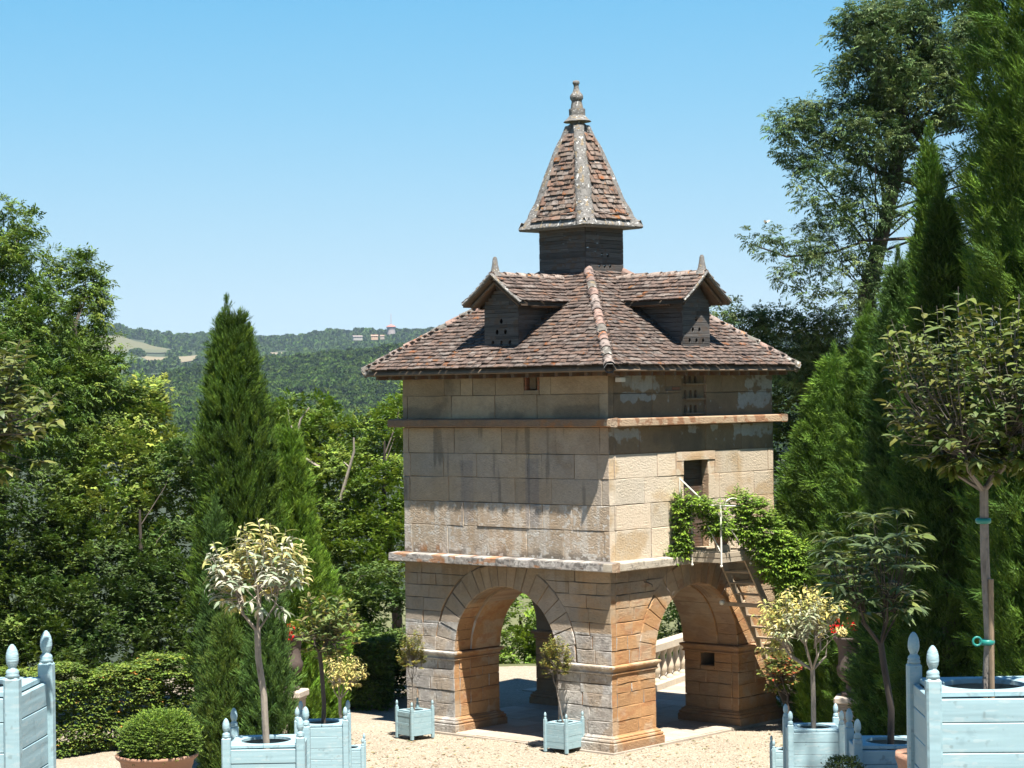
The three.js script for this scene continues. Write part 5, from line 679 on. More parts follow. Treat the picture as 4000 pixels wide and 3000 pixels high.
{ // balustrade behind the dovecote
  const a = V3(2.7, 0.02, -46.0), b = V3(4.9, 0.02, -50.8), t = thing('balustrade', 'pale stone balustrade at the back of the terrace seen through the right arch', 'balustrade', a.toArray(), Math.atan2(-(b.z - a.z), b.x - a.x)), L = a.distanceTo(b);
  const pl = mat({ map: paleStoneTex, color: new THREE.Color().setRGB(1.1, 1.08, 1.0), bumpMap: grainBump, bumpScale: 0.004 });
  for (let i = 0; i < 4; i++) { const x0 = L * i / 4, x1 = L * (i + 1) / 4; part('rail', box(x0 + 0.003, x1 - 0.003, 0.83, 1.0, -0.15, 0.15, 0.015), pl, t); part('base', box(x0 + 0.003, x1 - 0.003, 0, 0.17, -0.17, 0.17, 0.012), pl, t); }
  for (let x = 0.22; x < L; x += 0.4) { part('baluster', latheOf([[0.09, 0.17], [0.09, 0.22], [0.06, 0.24], [0.055, 0.28], [0.095, 0.36], [0.1, 0.44], [0.06, 0.62], [0.05, 0.7], [0.08, 0.73], [0.08, 0.76], [0.1, 0.78], [0.1, 0.83]], 12).translate(x, 0, 0), pl, t); }
}
{ // white butterfly over the ash branch
  const p = atd(1655, 481, 40), t = thing('butterfly', 'white butterfly flying against the sky left of the ash tree', 'butterfly', p.toArray(), 0.6), wm = mat({ color: new THREE.Color().setRGB(0.82, 0.8, 0.76), side: THREE.DoubleSide });
  for (const s of [-1, 1]) { const g = leafShape(0.085, 0.075, 0.2, 0.1); g.rotateY(s * 1.2).rotateZ(s * 0.7); part('wing', g, wm, t); const h = leafShape(0.055, 0.055, 0.2, 0.1); h.rotateY(s * 2.1).rotateZ(s * 0.6); part('wing', h, wm, t); }
  part('body', limb([V3(0, 0, 0.035), V3(0, 0.003, 0), V3(0, 0, -0.03)], [0.004, 0.006, 0.003], 6), darkMat, t);
}
{ // the climber on the balcony rails
  const t = inTower('climbing_wisteria', 'leafy green wisteria over the white balcony rails with a few mauve flowers', 'climber'), L = new Leaves(), o = { n: 9, len: 0.082, wid: 0.42, droop: 0.5, cols: [[0.16, 0.30, 0.04], [0.13, 0.26, 0.035], [0.2, 0.34, 0.055], [0.10, 0.2, 0.03]] };
  const at2 = (a, b, n, s) => { for (let i = 0; i < n; i++) { const f = rnd(), u = unit(); shoot(L, V3(lerp(a[0], b[0], f) + u.x * s * R(0.3, 1), lerp(a[1], b[1], f) + u.y * s * R(0.3, 1), lerp(a[2], b[2], f) + u.z * s * R(0.3, 1)), V3(u.x + 0.3, u.y * 0.6 + 0.1, u.z).normalize(), o); } };
  at2([2.6, 4.42, 0.56], [2.58, 3.45, 0.6], 285, 0.14); at2([2.6, 3.45, 0.62], [2.55, 3.36, 0.9], 49, 0.08); at2([2.75, 4.35, 0.45], [3.35, 4.2, 0.4], 104, 0.1); at2([3.2, 3.95, 0.1], [3.35, 3.85, 0.42], 76, 0.12); at2([2.9, 3.9, -0.05], [3.1, 3.85, 0.3], 114, 0.14);
  const bk = (px, py, r, n, D = 39.9) => { const p = atd(px, py, D).sub(V3(...TOWER_AT)).applyAxisAngle(V3(0, 1, 0), -TOWER_TURN); at2([p.x, p.y, p.z], [p.x + 0.1, p.y - 0.05, p.z - 0.1], n, r); };
  for (const [px, py, r, n] of [[1505, 1092, 0.13, 60], [1530, 1125, 0.17, 80], [1562, 1142, 0.18, 90], [1592, 1085, 0.2, 120], [1625, 1105, 0.24, 170], [1600, 1135, 0.22, 140], [1650, 1150, 0.28, 230], [1685, 1190, 0.28, 240], [1706, 1225, 0.26, 220], [1660, 1222, 0.24, 180], [1640, 1185, 0.22, 140], [1722, 1190, 0.16, 60], [1620, 1160, 0.2, 100], [1690, 1250, 0.2, 110]]) bk(px, py, r, Math.round(n * 1.25));
  L.build('foliage', foliage, t);
  part('stems', merge([limb([V3(2.6, 3.3, 0.6), V3(2.58, 3.9, 0.58), V3(2.7, 4.3, 0.46), V3(3.3, 4.25, 0.4)], [0.018, 0.016, 0.012, 0.008], 6), limb([V3(3.5, 2.8, -1.5), V3(3.45, 3.4, -1.0), V3(3.4, 4.0, -0.5), V3(3.38, 4.3, -0.3)], [0.02, 0.018, 0.014, 0.008], 6), limb([V3(2.56, 3.3, 0.95), V3(2.58, 3.0, 1.0), V3(2.56, 2.8, 0.98), V3(2.6, 2.68, 0.88), V3(2.6, 2.74, 0.8)], [0.006, 0.005, 0.005, 0.004, 0.003], 5)]), barkMat, t).name = 'vine_stem';
  for (const [x, y, z] of [[3.42, 4.0, 0.35], [3.6, 4.35, -0.62], [3.62, 3.7, -0.78], [3.75, 2.88, -1.45]]) { const F = new Leaves(); for (let i = 0; i < 40; i++) { const f = rnd(); F.leaf(x + R(-1, 1) * 0.03 * (1 - f), y - f * 0.14, z + R(-1, 1) * 0.03 * (1 - f), unit(), unit(), 0.025, 0.022, vary([0.36, 0.30, 0.55], 0.2)); } F.build('flower_cluster', foliage, t); }
}

// ------------------------------------------------------------------ hedge and trees
{
  const t = thing('hedge', 'clipped beech hedge behind the bush and big terracotta pot on the left', 'hedge', [-7.5, 0, -39.6], 0), L = new Leaves(), o = { n: 5, len: 0.075, wid: 0.62, droop: 0.3, stretch: 1.1, cols: [[0.096, 0.184, 0.035], [0.136, 0.240, 0.048], [0.072, 0.136, 0.029], [0.176, 0.256, 0.064]] };
  const a = V3(-10.2, 0, -37.6), b = V3(-5.3, 0, -40.7), d = b.clone().sub(a), nrm = V3(-d.z, 0, d.x).normalize().multiplyScalar(-1); if (nrm.z < 0) nrm.negate(); const C = V3(-7.5, 0, -39.6);
  for (let i = 0; i < 12500; i++) { const f = rnd(), deep = i > 8200 ? R(-0.5, -0.12) : 0, top = rnd() < 0.3, y = top ? 1.36 : R(0.04, 1.36), w = top ? R(-0.9, 0) : 0; const k = (n2(f * 14, y * 3 + 9) - 0.5) * 0.3 + R(-0.06, 0.05), p = a.clone().addScaledVector(d, f).addScaledVector(nrm, w + (top ? 0 : k + deep)).sub(C); shoot(L, V3(p.x, y + (top ? k + 0.05 : 0), p.z), V3(nrm.x + R(-0.8, 0.8), R(-0.1, 0.9), nrm.z + R(-0.3, 0.6)).normalize(), rnd() < 0.012 ? { ...o, cols: [[0.448, 0.240, 0.096]] } : o); }
  L.build('foliage', foliage, t);
  const tw = []; for (let i = 0; i < 60; i++) { const p = a.clone().addScaledVector(d, (i + R(0, 1)) / 60).addScaledVector(nrm, R(-0.5, -0.25)).sub(C); tw.push(limb([p, p.clone().add(V3(R(-0.15, 0.15), 0.7, R(-0.1, 0.1))), p.clone().add(V3(R(-0.3, 0.3), 1.25, R(-0.1, 0.25)))], [0.02, 0.014, 0.005], 4)); } part('stems', merge(tw), barkMat, t).name = 'stem_work';
}
const S = (o, x) => ({ ...o, ...x });
// left of the dovecote, beyond the hedge
broadTree('ash_tree', 'tall loose ash tree at the left edge of the photo with feathery top twigs', 'tree', [[-60, 620, 46, 1.25, 1.5], [20, 640, 45, 0.8, 1.1], [10, 520, 46, 0.65, 0.75, 0.7, 0.6], [60, 760, 44.5, 0.9, 1.1], [-20, 860, 44, 1.3, 1.4], [40, 480, 46, 0.45, 0.35, 0.5, 0.35], [65, 540, 46, 0.5, 0.3, 0.5, 0.35]], S(ASH, { trunk: 0.2, group: 'broadleaf trees left of the dovecote', baseX: -10.8 }));
broadTree('ash_tree', 'bushy green ash tree left of the cypress with rounded leafy top', 'tree', [[150, 650, 47, 0.75, 0.9], [165, 600, 47, 0.45, 0.5, 0.5, 0.8], [190, 700, 46.5, 0.5, 0.6], [130, 800, 46, 0.95, 1.1], [185, 880, 45.5, 0.7, 1.0], [225, 775, 46.5, 0.45, 0.6], [250, 860, 46, 0.6, 0.7], [110, 950, 45, 1.0, 1.1]], S(ASH, { trunk: 0.18, group: 'broadleaf trees left of the dovecote' }));
broadTree('oak_tree', 'low oak with pale leaf sprays between the ash trees and the cypress', 'tree', [[250, 1030, 45, 1.0, 1.15], [310, 950, 46, 0.6, 0.8, 0.7, 0.9], [335, 870, 46.5, 0.32, 0.42, 0.4, 0.9], [295, 890, 46, 0.5, 0.6], [350, 1080, 44.5, 0.75, 1.0], [190, 1150, 44, 1.1, 1.0]], S(OAK, { trunk: 0.16, group: 'broadleaf trees left of the dovecote', cols: [[0.112, 0.192, 0.045], [0.160, 0.248, 0.064], [0.080, 0.144, 0.032], [0.192, 0.264, 0.080]] }));
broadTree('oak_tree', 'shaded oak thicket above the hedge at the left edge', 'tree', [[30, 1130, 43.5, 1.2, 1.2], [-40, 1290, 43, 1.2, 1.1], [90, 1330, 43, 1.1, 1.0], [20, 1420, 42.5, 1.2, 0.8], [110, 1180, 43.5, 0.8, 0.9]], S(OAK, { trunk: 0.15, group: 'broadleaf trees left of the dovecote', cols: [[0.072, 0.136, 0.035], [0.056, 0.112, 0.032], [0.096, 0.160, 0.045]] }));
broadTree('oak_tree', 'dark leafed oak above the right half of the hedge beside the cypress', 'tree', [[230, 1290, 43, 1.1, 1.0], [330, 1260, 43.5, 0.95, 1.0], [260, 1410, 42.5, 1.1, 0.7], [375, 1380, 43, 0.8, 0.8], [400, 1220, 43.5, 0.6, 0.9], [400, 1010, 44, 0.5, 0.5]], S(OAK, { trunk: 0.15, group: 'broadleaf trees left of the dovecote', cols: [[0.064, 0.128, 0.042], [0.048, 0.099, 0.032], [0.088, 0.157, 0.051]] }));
// between the cypress and the dovecote
const dead = (pts, D, r) => [pts.map(([x, y]) => atd(x, y, D)), pts.map((_, i) => r * (1 - i / pts.length * 0.8))];
broadTree('oak_tree', 'oak with bare grey branches between the cypress and the dovecote', 'tree', [[650, 900, 52, 0.75, 0.55, 0.7, 0.8], [700, 960, 51.5, 0.95, 0.75, 0.9, 0.9], [640, 1050, 51, 1.0, 1.0], [745, 1070, 50.5, 0.9, 1.0], [690, 1180, 50, 1.2, 1.0], [800, 1010, 51.5, 0.7, 0.7, 0.7, 0.9], [775, 930, 52, 0.4, 0.35, 0.4, 0.7]], S(OAK, { trunk: 0.16, group: 'oaks beside the dovecote' }));
{ const t = scene.children.at(-1), o = t.position, br = (pts, D, r) => limb(pts.map(([x, y]) => atd(x, y, D).sub(o)), pts.map((_, i) => r * (1 - i / pts.length * 0.75)), 6); part('dead_branch', merge([br([[690, 1010], [650, 985], [640, 940], [650, 905], [668, 880]], 50.2, 0.05), br([[640, 940], [625, 915], [622, 885]], 50.2, 0.03), br([[650, 985], [612, 968], [600, 962]], 50.2, 0.03)]), barkPale, t); part('dead_branch', merge([br([[735, 1080], [755, 1010], [765, 975], [764, 945]], 49.6, 0.045), br([[755, 1010], [742, 998]], 49.6, 0.025)]), barkPale, t); }
broadTree('oak_tree', 'bright green oak crown close against the left wall of the dovecote', 'tree', [[850, 930, 51, 0.6, 0.55], [880, 880, 51.5, 0.4, 0.4], [830, 1080, 50, 0.8, 0.9], [870, 1180, 49.5, 0.8, 0.9], [790, 1200, 49.5, 0.8, 0.8]], S(OAK, { trunk: 0.14, group: 'oaks beside the dovecote', cols: [[0.128, 0.224, 0.040], [0.160, 0.264, 0.056], [0.096, 0.176, 0.035]] }));
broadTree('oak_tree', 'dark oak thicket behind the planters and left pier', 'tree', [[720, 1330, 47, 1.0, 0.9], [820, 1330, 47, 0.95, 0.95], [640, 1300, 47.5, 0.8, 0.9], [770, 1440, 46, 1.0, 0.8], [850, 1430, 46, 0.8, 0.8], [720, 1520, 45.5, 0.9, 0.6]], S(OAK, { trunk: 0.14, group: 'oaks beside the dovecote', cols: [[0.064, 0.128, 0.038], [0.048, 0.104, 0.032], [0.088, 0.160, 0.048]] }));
{ // low hedge left of the pier
  const t = thing('hedge', 'low dark hedge between the planters and the left pier of the dovecote', 'hedge', [-4.1, 0, -44.2]), L = new Leaves(), o = { n: 5, len: 0.08, wid: 0.62, droop: 0.4, stretch: 1.1, cols: [[0.10, 0.19, 0.045], [0.14, 0.24, 0.055], [0.075, 0.14, 0.035]] };
  for (let i = 0; i < 8000; i++) { const x = R(-1.8, 1.6), top = rnd() < 0.25, y = top ? 1.35 : R(0.05, 1.35); shoot(L, V3(x, y + R(-0.08, 0.08), (top ? R(-0.7, 0) : 0) + (n2(x * 3, y * 3) - 0.5) * 0.4 - (i > 5200 ? R(0.1, 0.6) : 0)), V3(R(-0.8, 0.8), R(-0.2, 0.8), R(0.1, 1)).normalize(), o); }
  L.build('foliage', foliage, t);
}
// seen through and behind the dovecote
broadTree('hornbeam', 'leafy tree seen through the left arch behind the dovecote', 'tree', [[1120, 1360, 53, 0.7, 0.75], [1175, 1400, 53.5, 0.5, 0.7], [1100, 1470, 52.5, 0.8, 0.6], [1160, 1310, 54, 0.35, 0.35, 0.4, 0.7]], S(OAK, { trunk: 0.12, group: 'trees behind the dovecote', cols: [[0.128, 0.232, 0.040], [0.160, 0.272, 0.056], [0.096, 0.184, 0.032]] }));
broadTree('hornbeam', 'leafy shrub tree seen through the right arch over the balustrade', 'tree', [[1450, 1360, 55, 0.6, 0.5], [1480, 1400, 55, 0.6, 0.4], [1430, 1420, 55, 0.4, 0.4]], S(OAK, { trunk: 0.1, group: 'trees behind the dovecote', cols: [[0.128, 0.232, 0.040], [0.160, 0.272, 0.056], [0.096, 0.184, 0.032]] }));
// right of the dovecote: the big ash and the dark wood below it
const ASHR = S(ASH, { len: 0.095, wid: 0.32, droop: 0.9, cols: [[0.070, 0.132, 0.075], [0.053, 0.106, 0.063], [0.088, 0.150, 0.090], [0.106, 0.167, 0.112]] });
broadTree('ash_tree', 'great ash tree at the top right with airy crown against the sky', 'tree', [[2020, 60, 51, 1.5, 1.1], [1930, 90, 50, 1.1, 0.9], [1850, 60, 50, 0.55, 0.6, 0.6, 0.8], [1870, 170, 50, 0.9, 0.7], [1980, 210, 50, 1.2, 0.8], [1800, 255, 50, 0.75, 0.5, 0.7, 0.8], [1730, 300, 50, 0.6, 0.6, 0.6, 0.9], [1720, 250, 50.5, 0.5, 0.22, 0.5, 0.7], [1880, 300, 49.5, 0.8, 0.55], [1790, 400, 49.5, 0.75, 0.5, 0.7, 0.85], [1800, 480, 49.5, 0.6, 0.4, 0.6, 0.7], [1900, 440, 49.5, 0.6, 0.5, 0.6, 0.5], [1960, 350, 50, 0.8, 0.6, 0.8, 0.7], [2110, 150, 50, 1.2, 1.2], [2160, 380, 50, 1.0, 1.3, 1.0, 0.8],
  [1720, 535, 49, 0.55, 0.3, 0.6, 0.6], [1650, 525, 49, 0.4, 0.28, 0.5, 0.5], [1790, 560, 49.2, 0.6, 0.35, 0.6, 0.6], [1880, 560, 49.4, 0.6, 0.4, 0.6, 0.5], [1690, 590, 49, 0.45, 0.22, 0.5, 0.5], [1770, 640, 49, 0.5, 0.3, 0.5, 0.55], [1860, 640, 49.2, 0.6, 0.35, 0.6, 0.6], [1930, 640, 49.4, 0.5, 0.5, 0.5, 0.6]], S(ASHR, { trunk: 0.3, every: 18, clumps: 19, gaps: 0.38, baseX: 8.3, baseZ: -50.5, group: 'ash trees right of the dovecote', extra: [dead([[2040, 520], [1960, 515], [1870, 520], [1800, 545], [1700, 555], [1630, 530]], 49.2, 0.05), dead([[2030, 420], [1960, 390], [1890, 370], [1800, 300], [1720, 265]], 50, 0.08), dead([[2010, 330], [1950, 250], [1880, 160], [1850, 80]], 50, 0.08)] }));
broadTree('ash_tree', 'lower ash branches spreading behind the right end of the tiled roof', 'tree', [[1570, 690, 52, 0.4, 0.28, 0.5, 0.7], [1620, 700, 52, 0.45, 0.35, 0.5, 0.9], [1690, 700, 52, 0.6, 0.4, 0.6, 1], [1760, 700, 52, 0.6, 0.4, 0.6, 1], [1830, 720, 52, 0.6, 0.5, 0.6, 1], [1570, 660, 52, 0.25, 0.2, 0.3, 0.6], [1690, 770, 52.5, 0.9, 0.6], [1800, 800, 52.5, 0.9, 0.6]], S(ASHR, { trunk: 0.15, baseX: 8.6, baseZ: -53, group: 'ash trees right of the dovecote' }));
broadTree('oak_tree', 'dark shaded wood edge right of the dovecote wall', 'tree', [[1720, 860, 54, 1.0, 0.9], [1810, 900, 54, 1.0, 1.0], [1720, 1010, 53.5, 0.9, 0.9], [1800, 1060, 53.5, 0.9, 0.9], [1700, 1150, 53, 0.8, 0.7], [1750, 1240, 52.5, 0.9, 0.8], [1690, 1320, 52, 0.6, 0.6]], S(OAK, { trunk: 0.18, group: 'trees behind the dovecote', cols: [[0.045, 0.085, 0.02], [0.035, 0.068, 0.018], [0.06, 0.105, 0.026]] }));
// a tall ash off to the right whose boughs shade the right row of planters
{
  const pts = [[3.35, 11.2, -9.6, 0.85, 0.7, 0.9], [3.9, 11.6, -9.0, 1.0, 0.7, 0.9], [3.95, 11.4, -14.6, 0.5, 0.4, 0.5]], t = thing('ash_tree', 'ash tree standing beyond the right edge and shading the planters', 'tree', [4.6, groundY(4.6, -8.8), -8.8]);
  const b = t.position.clone(), cl = crownOf(pts, S(ASH, { clumps: 7 }), b, t); part('trunk', boughs(b, V3(4.2, 9.6, -9.0), cl, 0.16, 20).translate(-b.x, -b.y, -b.z), barkDark, t);
}

// ------------------------------------------------------------------ cypresses
const blue = [[0.078, 0.146, 0.055], [0.098, 0.176, 0.067], [0.059, 0.113, 0.044]], lime = [[0.134, 0.238, 0.037], [0.171, 0.275, 0.049], [0.104, 0.189, 0.034]], deep = [[0.055, 0.107, 0.027], [0.073, 0.134, 0.033], [0.041, 0.085, 0.024]], mid = [[0.085, 0.159, 0.034], [0.110, 0.189, 0.039], [0.063, 0.122, 0.030]];
const G = (x, z) => [x, groundY(x, z), z];
cypress('tall many tipped cypress in the centre left, rising above the far hills', G(-4.66, -36.9), 7.7, 0.68, { taper: 0.45, pow: 0.45, den: 105, tips: [[-0.1, 7.35, 0.05, 0.85], [0.12, 7.2, 0.1, 0.7], [0.26, 7.0, 0, 0.72], [-0.28, 6.7, 0.1, 0.55], [0.36, 6.55, 0.05, 0.6]], stray: 90 });
cypress('slender yellow green cypress leaning against the right of the tall one', G(-4.05, -38.9), 5.75, 0.56, { taper: 0.5, pow: 0.5, cols: lime, den: 100, leanX: 0.06 });
cypress('bluish cypress low in front of the tall one on its left side', G(-4.9, -36.2), 4.5, 0.3, { taper: 0.7, pow: 0.8, cols: blue, den: 100 });
cypress('small dense cypress at the foot of the tall one behind the pot', G(-4.66, -35.3), 2.7, 0.36, { taper: 0.5, cols: [[0.08, 0.136, 0.04], [0.064, 0.112, 0.032], [0.10, 0.144, 0.04]], den: 110 });
cypress('grey green cypress standing behind the cream leaved standard', G(-3.98, -35.2), 3.6, 0.38, { taper: 0.6, cols: blue, den: 100 });
cypress('bright cypress right of the half hidden pedestal', G(-3.5, -39.6), 3.5, 0.42, { taper: 0.45, cols: lime, den: 110 });
// the row on the right, from the near edge back towards the dovecote
cypress('huge dark cypress filling the right edge of the photo', G(6.2, -25.2), 14.5, 0.86, { taper: 0.45, pow: 0.75, den: 62, cols: mid, out: 0.45, fan: 0.7, scale: 1.15, stray: 260 });
cypress('slim pointed cypress with its tip before the great ash', G(5.65, -29.6), 8.6, 0.42, { taper: 0.55, pow: 0.8, cols: [[0.075, 0.15, 0.03], [0.10, 0.17, 0.035], [0.055, 0.11, 0.027]], den: 95 });
cypress('shaggy cypress behind the nearest right tree, left of the huge one', G(5.4, -27.4), 7.3, 0.68, { taper: 0.7, pow: 0.8, out: 0.5, fan: 0.7, den: 72, cols: deep, dry: 0.8, stray: 170 });
cypress('grey green cypress with loose arching sprays before the dark wood', G(5.5, -31.2), 7.3, 0.62, { taper: 0.6, pow: 0.7, cols: blue, out: 0.5, den: 80, stray: 150 });
cypress('broad bright green cypress next to the right wall of the dovecote', G(6.2, -42.2), 6.9, 1.15, { taper: 0.6, pow: 0.6, cols: [[0.10, 0.19, 0.04], [0.135, 0.225, 0.05], [0.075, 0.145, 0.035]], out: 0.6, fan: 0.8, scale: 1.1, dry: 0.8, den: 68, stray: 280 });
cypress('dark cypress between the bright one and the shaded potted tree', G(6.6, -36.4), 6.3, 0.62, { taper: 0.7, cols: deep, out: 0.45, den: 80 });
cypress('young cypress left of the right pedestal behind the cream leaved tree', G(5.62, -40.3), 3.0, 0.4, { taper: 0.5, cols: lime, den: 105, stray: 80 });
cypress('young loose cypress right of the pedestal with arching sprays', G(5.8, -33.2), 3.5, 0.5, { taper: 0.55, cols: [[0.08, 0.16, 0.035], [0.056, 0.12, 0.032], [0.11, 0.19, 0.04]], out: 0.6, fan: 0.8, den: 95, stray: 170 });
cypress('dark cypress low behind the shaded planter on the right', G(5.35, -28.9), 4.9, 0.62, { taper: 0.6, cols: deep, out: 0.5, den: 80, stray: 120 });
cypress('mid green cypress filling the row behind the right pedestal', G(6.35, -39.2), 7.6, 0.8, { taper: 0.6, pow: 0.65, cols: mid, out: 0.5, fan: 0.7, den: 70, stray: 200 });
cypress('tall feathery cypress behind the nearest right tree, under the ash', G(6.3, -33.6), 8.3, 0.75, { taper: 0.6, pow: 0.65, cols: mid, out: 0.5, fan: 0.7, den: 70, stray: 200 });
cypress('dark cypress closing the gap at the right edge behind the huge one', G(6.95, -30.4), 9.4, 0.95, { taper: 0.6, pow: 0.6, cols: deep, out: 0.5, fan: 0.7, den: 62, stray: 160 });

// ------------------------------------------------------------------ hills and the far valley
const skyLine = [[-700, 712], [0, 712], [240, 708], [255, 705], [300, 713], [350, 720], [400, 721], [440, 719], [520, 722], [600, 726], [650, 721], [690, 715], [720, 713], [760, 718], [800, 714], [850, 713], [900, 711], [940, 705], [980, 700], [1100, 705], [1500, 712], [1850, 730], [2300, 735], [2900, 735]];
const crest = [[-700, 822], [0, 822], [250, 816], [330, 812], [420, 794], [520, 774], [600, 766], [680, 758], [760, 750], [870, 738], [980, 735], [1200, 740], [1500, 745], [1850, 748], [2900, 750]];
const curve = (c, x) => { let i = 0; while (i < c.length - 2 && x > c[i + 1][0]) i++; const a = c[i], b = c[i + 1]; return lerp(a[1], b[1], smooth(x, a[0], b[0])); };
function hillAt(h, px, t) { // t 0 at the foot, 1 on the crest, beyond 1 down the far side
  const D = lerp(h.d0, h.d1, t) + (fbm(px * 0.004 + h.s, t * 3, 3) - 0.5) * h.rough, top = curve(h.line, px), k = Math.min(t, 1);
  const p = atd(px, lerp(h.foot, top + h.drop, k), lerp(h.d0, h.d1, k)), y0 = p.y; const X = (px - 1106) * K / FOCAL * lerp(h.d0, h.d1, t); void D;
  return V3(X, (t > 1 ? y0 - (t - 1) * h.back : t < 0 ? y0 + t * 60 : y0) + (fbm(X * 0.006 + h.s, t * 4 + 3, 3) - 0.5) * h.bump * Math.min(1, Math.max(0, 4 * (1 - t))), -lerp(h.d0, h.d1, t));
}
function hillMesh(name, h, m) {
  const P = [], U = [], I = [], xs = steps([[-700, 2900, 120]]), ts = steps([[-0.6, 0, 3], [0, 1, 26], [1, 1.5, 5]]);
  for (const t of ts) for (const x of xs) { const p = hillAt(h, x, t); P.push(p.x, p.y, p.z); U.push(p.x * 0.02, p.z * 0.02); }
  for (let j = 0; j < ts.length - 1; j++) for (let i = 0; i < xs.length - 1; i++) { const a = j * xs.length + i, b = a + xs.length; I.push(a, a + 1, b, b, a + 1, b + 1); }
  return struct(name, geoOf(P, U, null, I), m);
}
scene.fog = new THREE.FogExp2(new THREE.Color().setRGB(0.62, 0.80, 1), 0.00004);
const near = { d0: 900, d1: 1900, foot: 1000, drop: 19, line: crest, rough: 0, s: 3, bump: 8, back: 150 }, far = { d0: 2300, d1: 4200, foot: 826, drop: 10, line: skyLine, rough: 0, s: 41, bump: 7, back: 300 };
const hillGreen = (k) => mat({ map: grassTex, color: new THREE.Color().setRGB(0.35 * k, 0.5 * k, 0.45 * k), roughness: 1 });
hillMesh('wooded_hill', near, hillGreen(0.6)); hillMesh('far_hill', far, hillGreen(0.8));
// fields lie on the hills as sheets of their own: corners as (overview column, height up the slope)
const tOf = (h, px, py) => clamp((h.foot - py) / (h.foot - curve(h.line, px) - h.drop), 0.01, 0.99), inField = [];
function field(name, h, corners, col, stripes = 0) {
  const q = corners.map(([x, y]) => [x, tOf(h, x, y)]), P = [], U = [], I = [], n = 16;
  for (let j = 0; j <= n; j++) for (let i = 0; i <= n; i++) { const u = i / n, v = j / n, x = lerp(lerp(q[0][0], q[1][0], u), lerp(q[3][0], q[2][0], u), v), t = lerp(lerp(q[0][1], q[1][1], u), lerp(q[3][1], q[2][1], u), v), p = hillAt(h, x, t); P.push(p.x, p.y + 1.6, p.z + 4); U.push(p.x * 0.03, p.z * 0.03); }
  for (let j = 0; j < n; j++) for (let i = 0; i < n; i++) { const a = j * (n + 1) + i, b = a + n + 1; I.push(a, a + 1, b, b, a + 1, b + 1); }
  struct(name, geoOf(P, U, null, I), mat({ map: terraGrass, color: new THREE.Color().setRGB(...col), roughness: 1, side: THREE.DoubleSide })); inField.push([h, q]); void stripes;
}
const terraGrass = tex(256, 256, (() => { const A = tile((u, v) => fbm(u * 6, v * 6, 4)), B = tile((u, v) => n2(u * 50, v * 4)); return (u, v) => mul([1, 1, 1], 0.72 + 0.4 * A(u, v) + 0.12 * B(u, v)); })());
field('field', far, [[180, 766], [370, 757], [262, 726], [200, 724]], [0.136, 0.130, 0.056]);
field('field', far, [[180, 774], [380, 763], [370, 757], [180, 764]], [0.105, 0.112, 0.046]);
field('field', far, [[200, 790], [345, 788], [300, 772], [200, 768]], [0.074, 0.105, 0.046]);
field('field', far, [[345, 789], [440, 776], [440, 768], [300, 771]], [0.236, 0.192, 0.105]);
field('field', far, [[565, 769], [625, 766], [615, 761], [570, 762]], [0.279, 0.223, 0.149]);
field('field', far, [[610, 751], [660, 748], [655, 744], [612, 747]], [0.136, 0.149, 0.081]);
field('field', far, [[790, 727], [836, 725], [828, 716], [800, 717]], [0.093, 0.124, 0.050]);
field('field', far, [[690, 738], [740, 737], [735, 733], [695, 734]], [0.124, 0.124, 0.062]);
field('field', near, [[340, 947], [405, 944], [400, 932], [348, 934]], [0.279, 0.211, 0.149]);
field('field', near, [[380, 960], [440, 955], [420, 944], [385, 945]], [0.124, 0.124, 0.050]);
const crossing = (h, x, t) => inField.some(([g, q]) => { if (g !== h) return false; let inside = false; for (let i = 0, j = 3; i < 4; j = i++) { const [xi, yi] = q[i], [xj, yj] = q[j]; if ((yi > t) !== (yj > t) && x < (xj - xi) * (t - yi) / (yj - yi) + xi) inside = !inside; } return inside; });
function woods(name, label, h, n, size, cols, keep) {
  const L = new Leaves(); for (let i = 0; i < 95; i++) { const u = unit(); if (u.y < -0.6) continue; const k = 0.75 + 0.5 * n3(u.x * 2, u.y * 2, u.z * 2), d = V3(u.x + R(-0.6, 0.6), u.y + R(-0.6, 0.6), u.z + R(-0.6, 0.6)).normalize(); L.leaf(u.x * 0.75 * k, 0.75 + u.y * 0.72 * k, u.z * 0.75 * k, d, u, 0.85, 0.7, vary([1, 1, 1], 0.25)); }
  const g = geoOf(L.p, null, L.c, L.i), core = tint(new THREE.IcosahedronGeometry(0.62, 1).translate(0, 0.72, 0), [0.7, 0.7, 0.7]), geo = merge([g, core]), M = new THREE.InstancedMesh(geo, leafMat(0.1, 0.95, 0), n), m = new THREE.Matrix4(), c = new THREE.Color(); let k = 0;
  for (let i = 0; k < n && i < n * 6; i++) { const x = R(-150, 2350), t = Math.pow(rnd(), 0.85) * 1.04; if (crossing(h, x, t) || (keep && !keep(x, t))) continue; const p = hillAt(h, x, t), s = size * R(0.5, 1.2) * (0.7 + 0.7 * n2(p.x * 0.02, p.z * 0.02)); m.compose(V3(p.x, p.y - s * 0.25, p.z), new THREE.Quaternion().setFromEuler(new THREE.Euler(0, R(0, 6.28), 0)), V3(s * R(0.85, 1.15), s * R(0.85, 1.25), s)); M.setMatrixAt(k, m); M.setColorAt(k, c.setRGB(...mul(vary(pick(cols), 0.28), 0.62 + 0.8 * fbm(p.x * 0.012 + 5, p.z * 0.012, 3)))); k++; }
  M.count = k; M.name = name; M.castShadow = M.receiveShadow = true; scene.add(M); tag(M, label, 'forest', null, 'stuff');
}
woods('hillside_forest', 'dense green forest covering the middle hill', near, 42000, 3.3, [[0.031, 0.071, 0.017], [0.040, 0.087, 0.020], [0.025, 0.059, 0.015], [0.053, 0.099, 0.024]]);
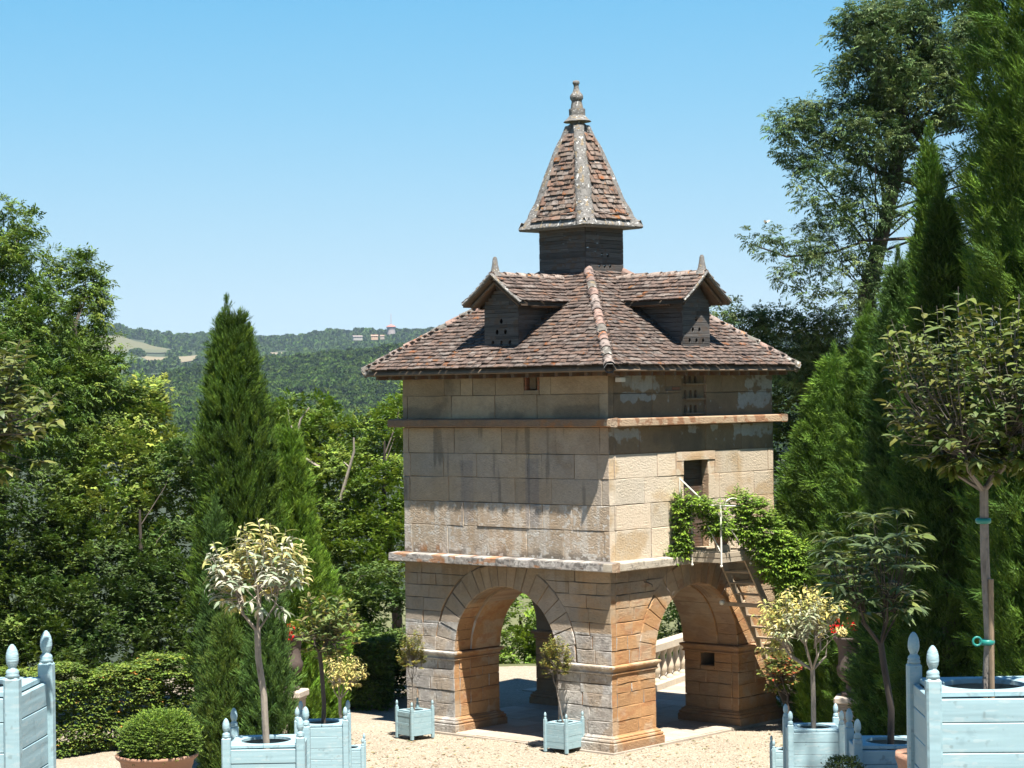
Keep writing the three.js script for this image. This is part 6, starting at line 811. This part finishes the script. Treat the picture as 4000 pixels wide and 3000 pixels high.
woods('far_woods', 'woods and hedgerows on the far ridge', far, 26000, 5, [[0.034, 0.075, 0.022], [0.045, 0.094, 0.026], [0.027, 0.060, 0.019]], (x, t) => (x > 170 && x < 430 ? fbm(x * 0.03 + 9, t * 9, 3) > 0.6 || t > 0.9 : fbm(x * 0.02 + 9, t * 6, 3) > 0.4 || t > 0.88));
function house(label, px, py, D, w, h, wallC, roofC) {
  const p = atd(px, py, D), t = thing('farmhouse', label, 'house', p.toArray(), R(-0.4, 0.4)), wm = mat({ color: new THREE.Color().setRGB(...wallC) }), rm = mat({ color: new THREE.Color().setRGB(...roofC) });
  const gb = new THREE.Shape(); gb.moveTo(-w / 4, -3); gb.lineTo(w / 4, -3); gb.lineTo(w / 4, h); gb.lineTo(0, h * 1.5); gb.lineTo(-w / 4, h); gb.closePath(); part('wall', flat(new THREE.ExtrudeGeometry(gb, { depth: w, bevelEnabled: false })).translate(0, 0, -w / 2).rotateY(Math.PI / 2), wm, t);
  for (const s of [-1, 1]) { const g = box(-w / 2 - 0.6, w / 2 + 0.6, -0.15, 0.15, -w * 0.17 - h * 0.13, w * 0.17 + h * 0.13, 0.02); g.rotateX(s * Math.atan2(h * 0.5, w / 4)); g.translate(0, h * 1.25 + 0.25, s * w / 8); part('roof', g, rm, t); }
  for (const x of [-0.3, 0, 0.3]) part('window', box(x * w - 0.6, x * w + 0.6, h * 0.4, h * 0.4 + 1.6, w / 4 - 0.1, w / 4 + 0.05, 0.02), timberMat, t); return t;
}
house('pale grey roofed farmhouse on the far hill, left of the orange one', 772, 731, 3300, 14, 2.6, [0.3, 0.28, 0.25], [0.24, 0.2, 0.18]);
house('small orange walled farmhouse on the far hill', 809, 730, 3300, 10, 2.8, [0.42, 0.28, 0.18], [0.34, 0.2, 0.14]);
house('small pale farmhouse right of the orange one on the far hill', 826, 729, 3350, 6, 2.2, [0.36, 0.3, 0.24], [0.3, 0.2, 0.15]);
{ const p = atd(845, 717, 4050), t = thing('hilltop_tower', 'tiny red topped tower with a thin mast on the far skyline', 'tower', p.toArray()); part('wall', latheOf([[8, -10], [7.5, 6], [8.5, 6.5], [8.5, 9], [0, 13]], 12), mat({ color: new THREE.Color().setRGB(0.32, 0.27, 0.25) }), t); part('roof', latheOf([[9.5, 9.2], [6, 12], [0, 14]], 12), mat({ color: new THREE.Color().setRGB(0.3, 0.13, 0.1) }), t); part('mast', limb([V3(0, 12, 0), V3(0, 34, 0)], [0.5, 0.3], 5), mat({ color: new THREE.Color().setRGB(0.4, 0.2, 0.18) }), t); }

renderer.render(scene, camera);
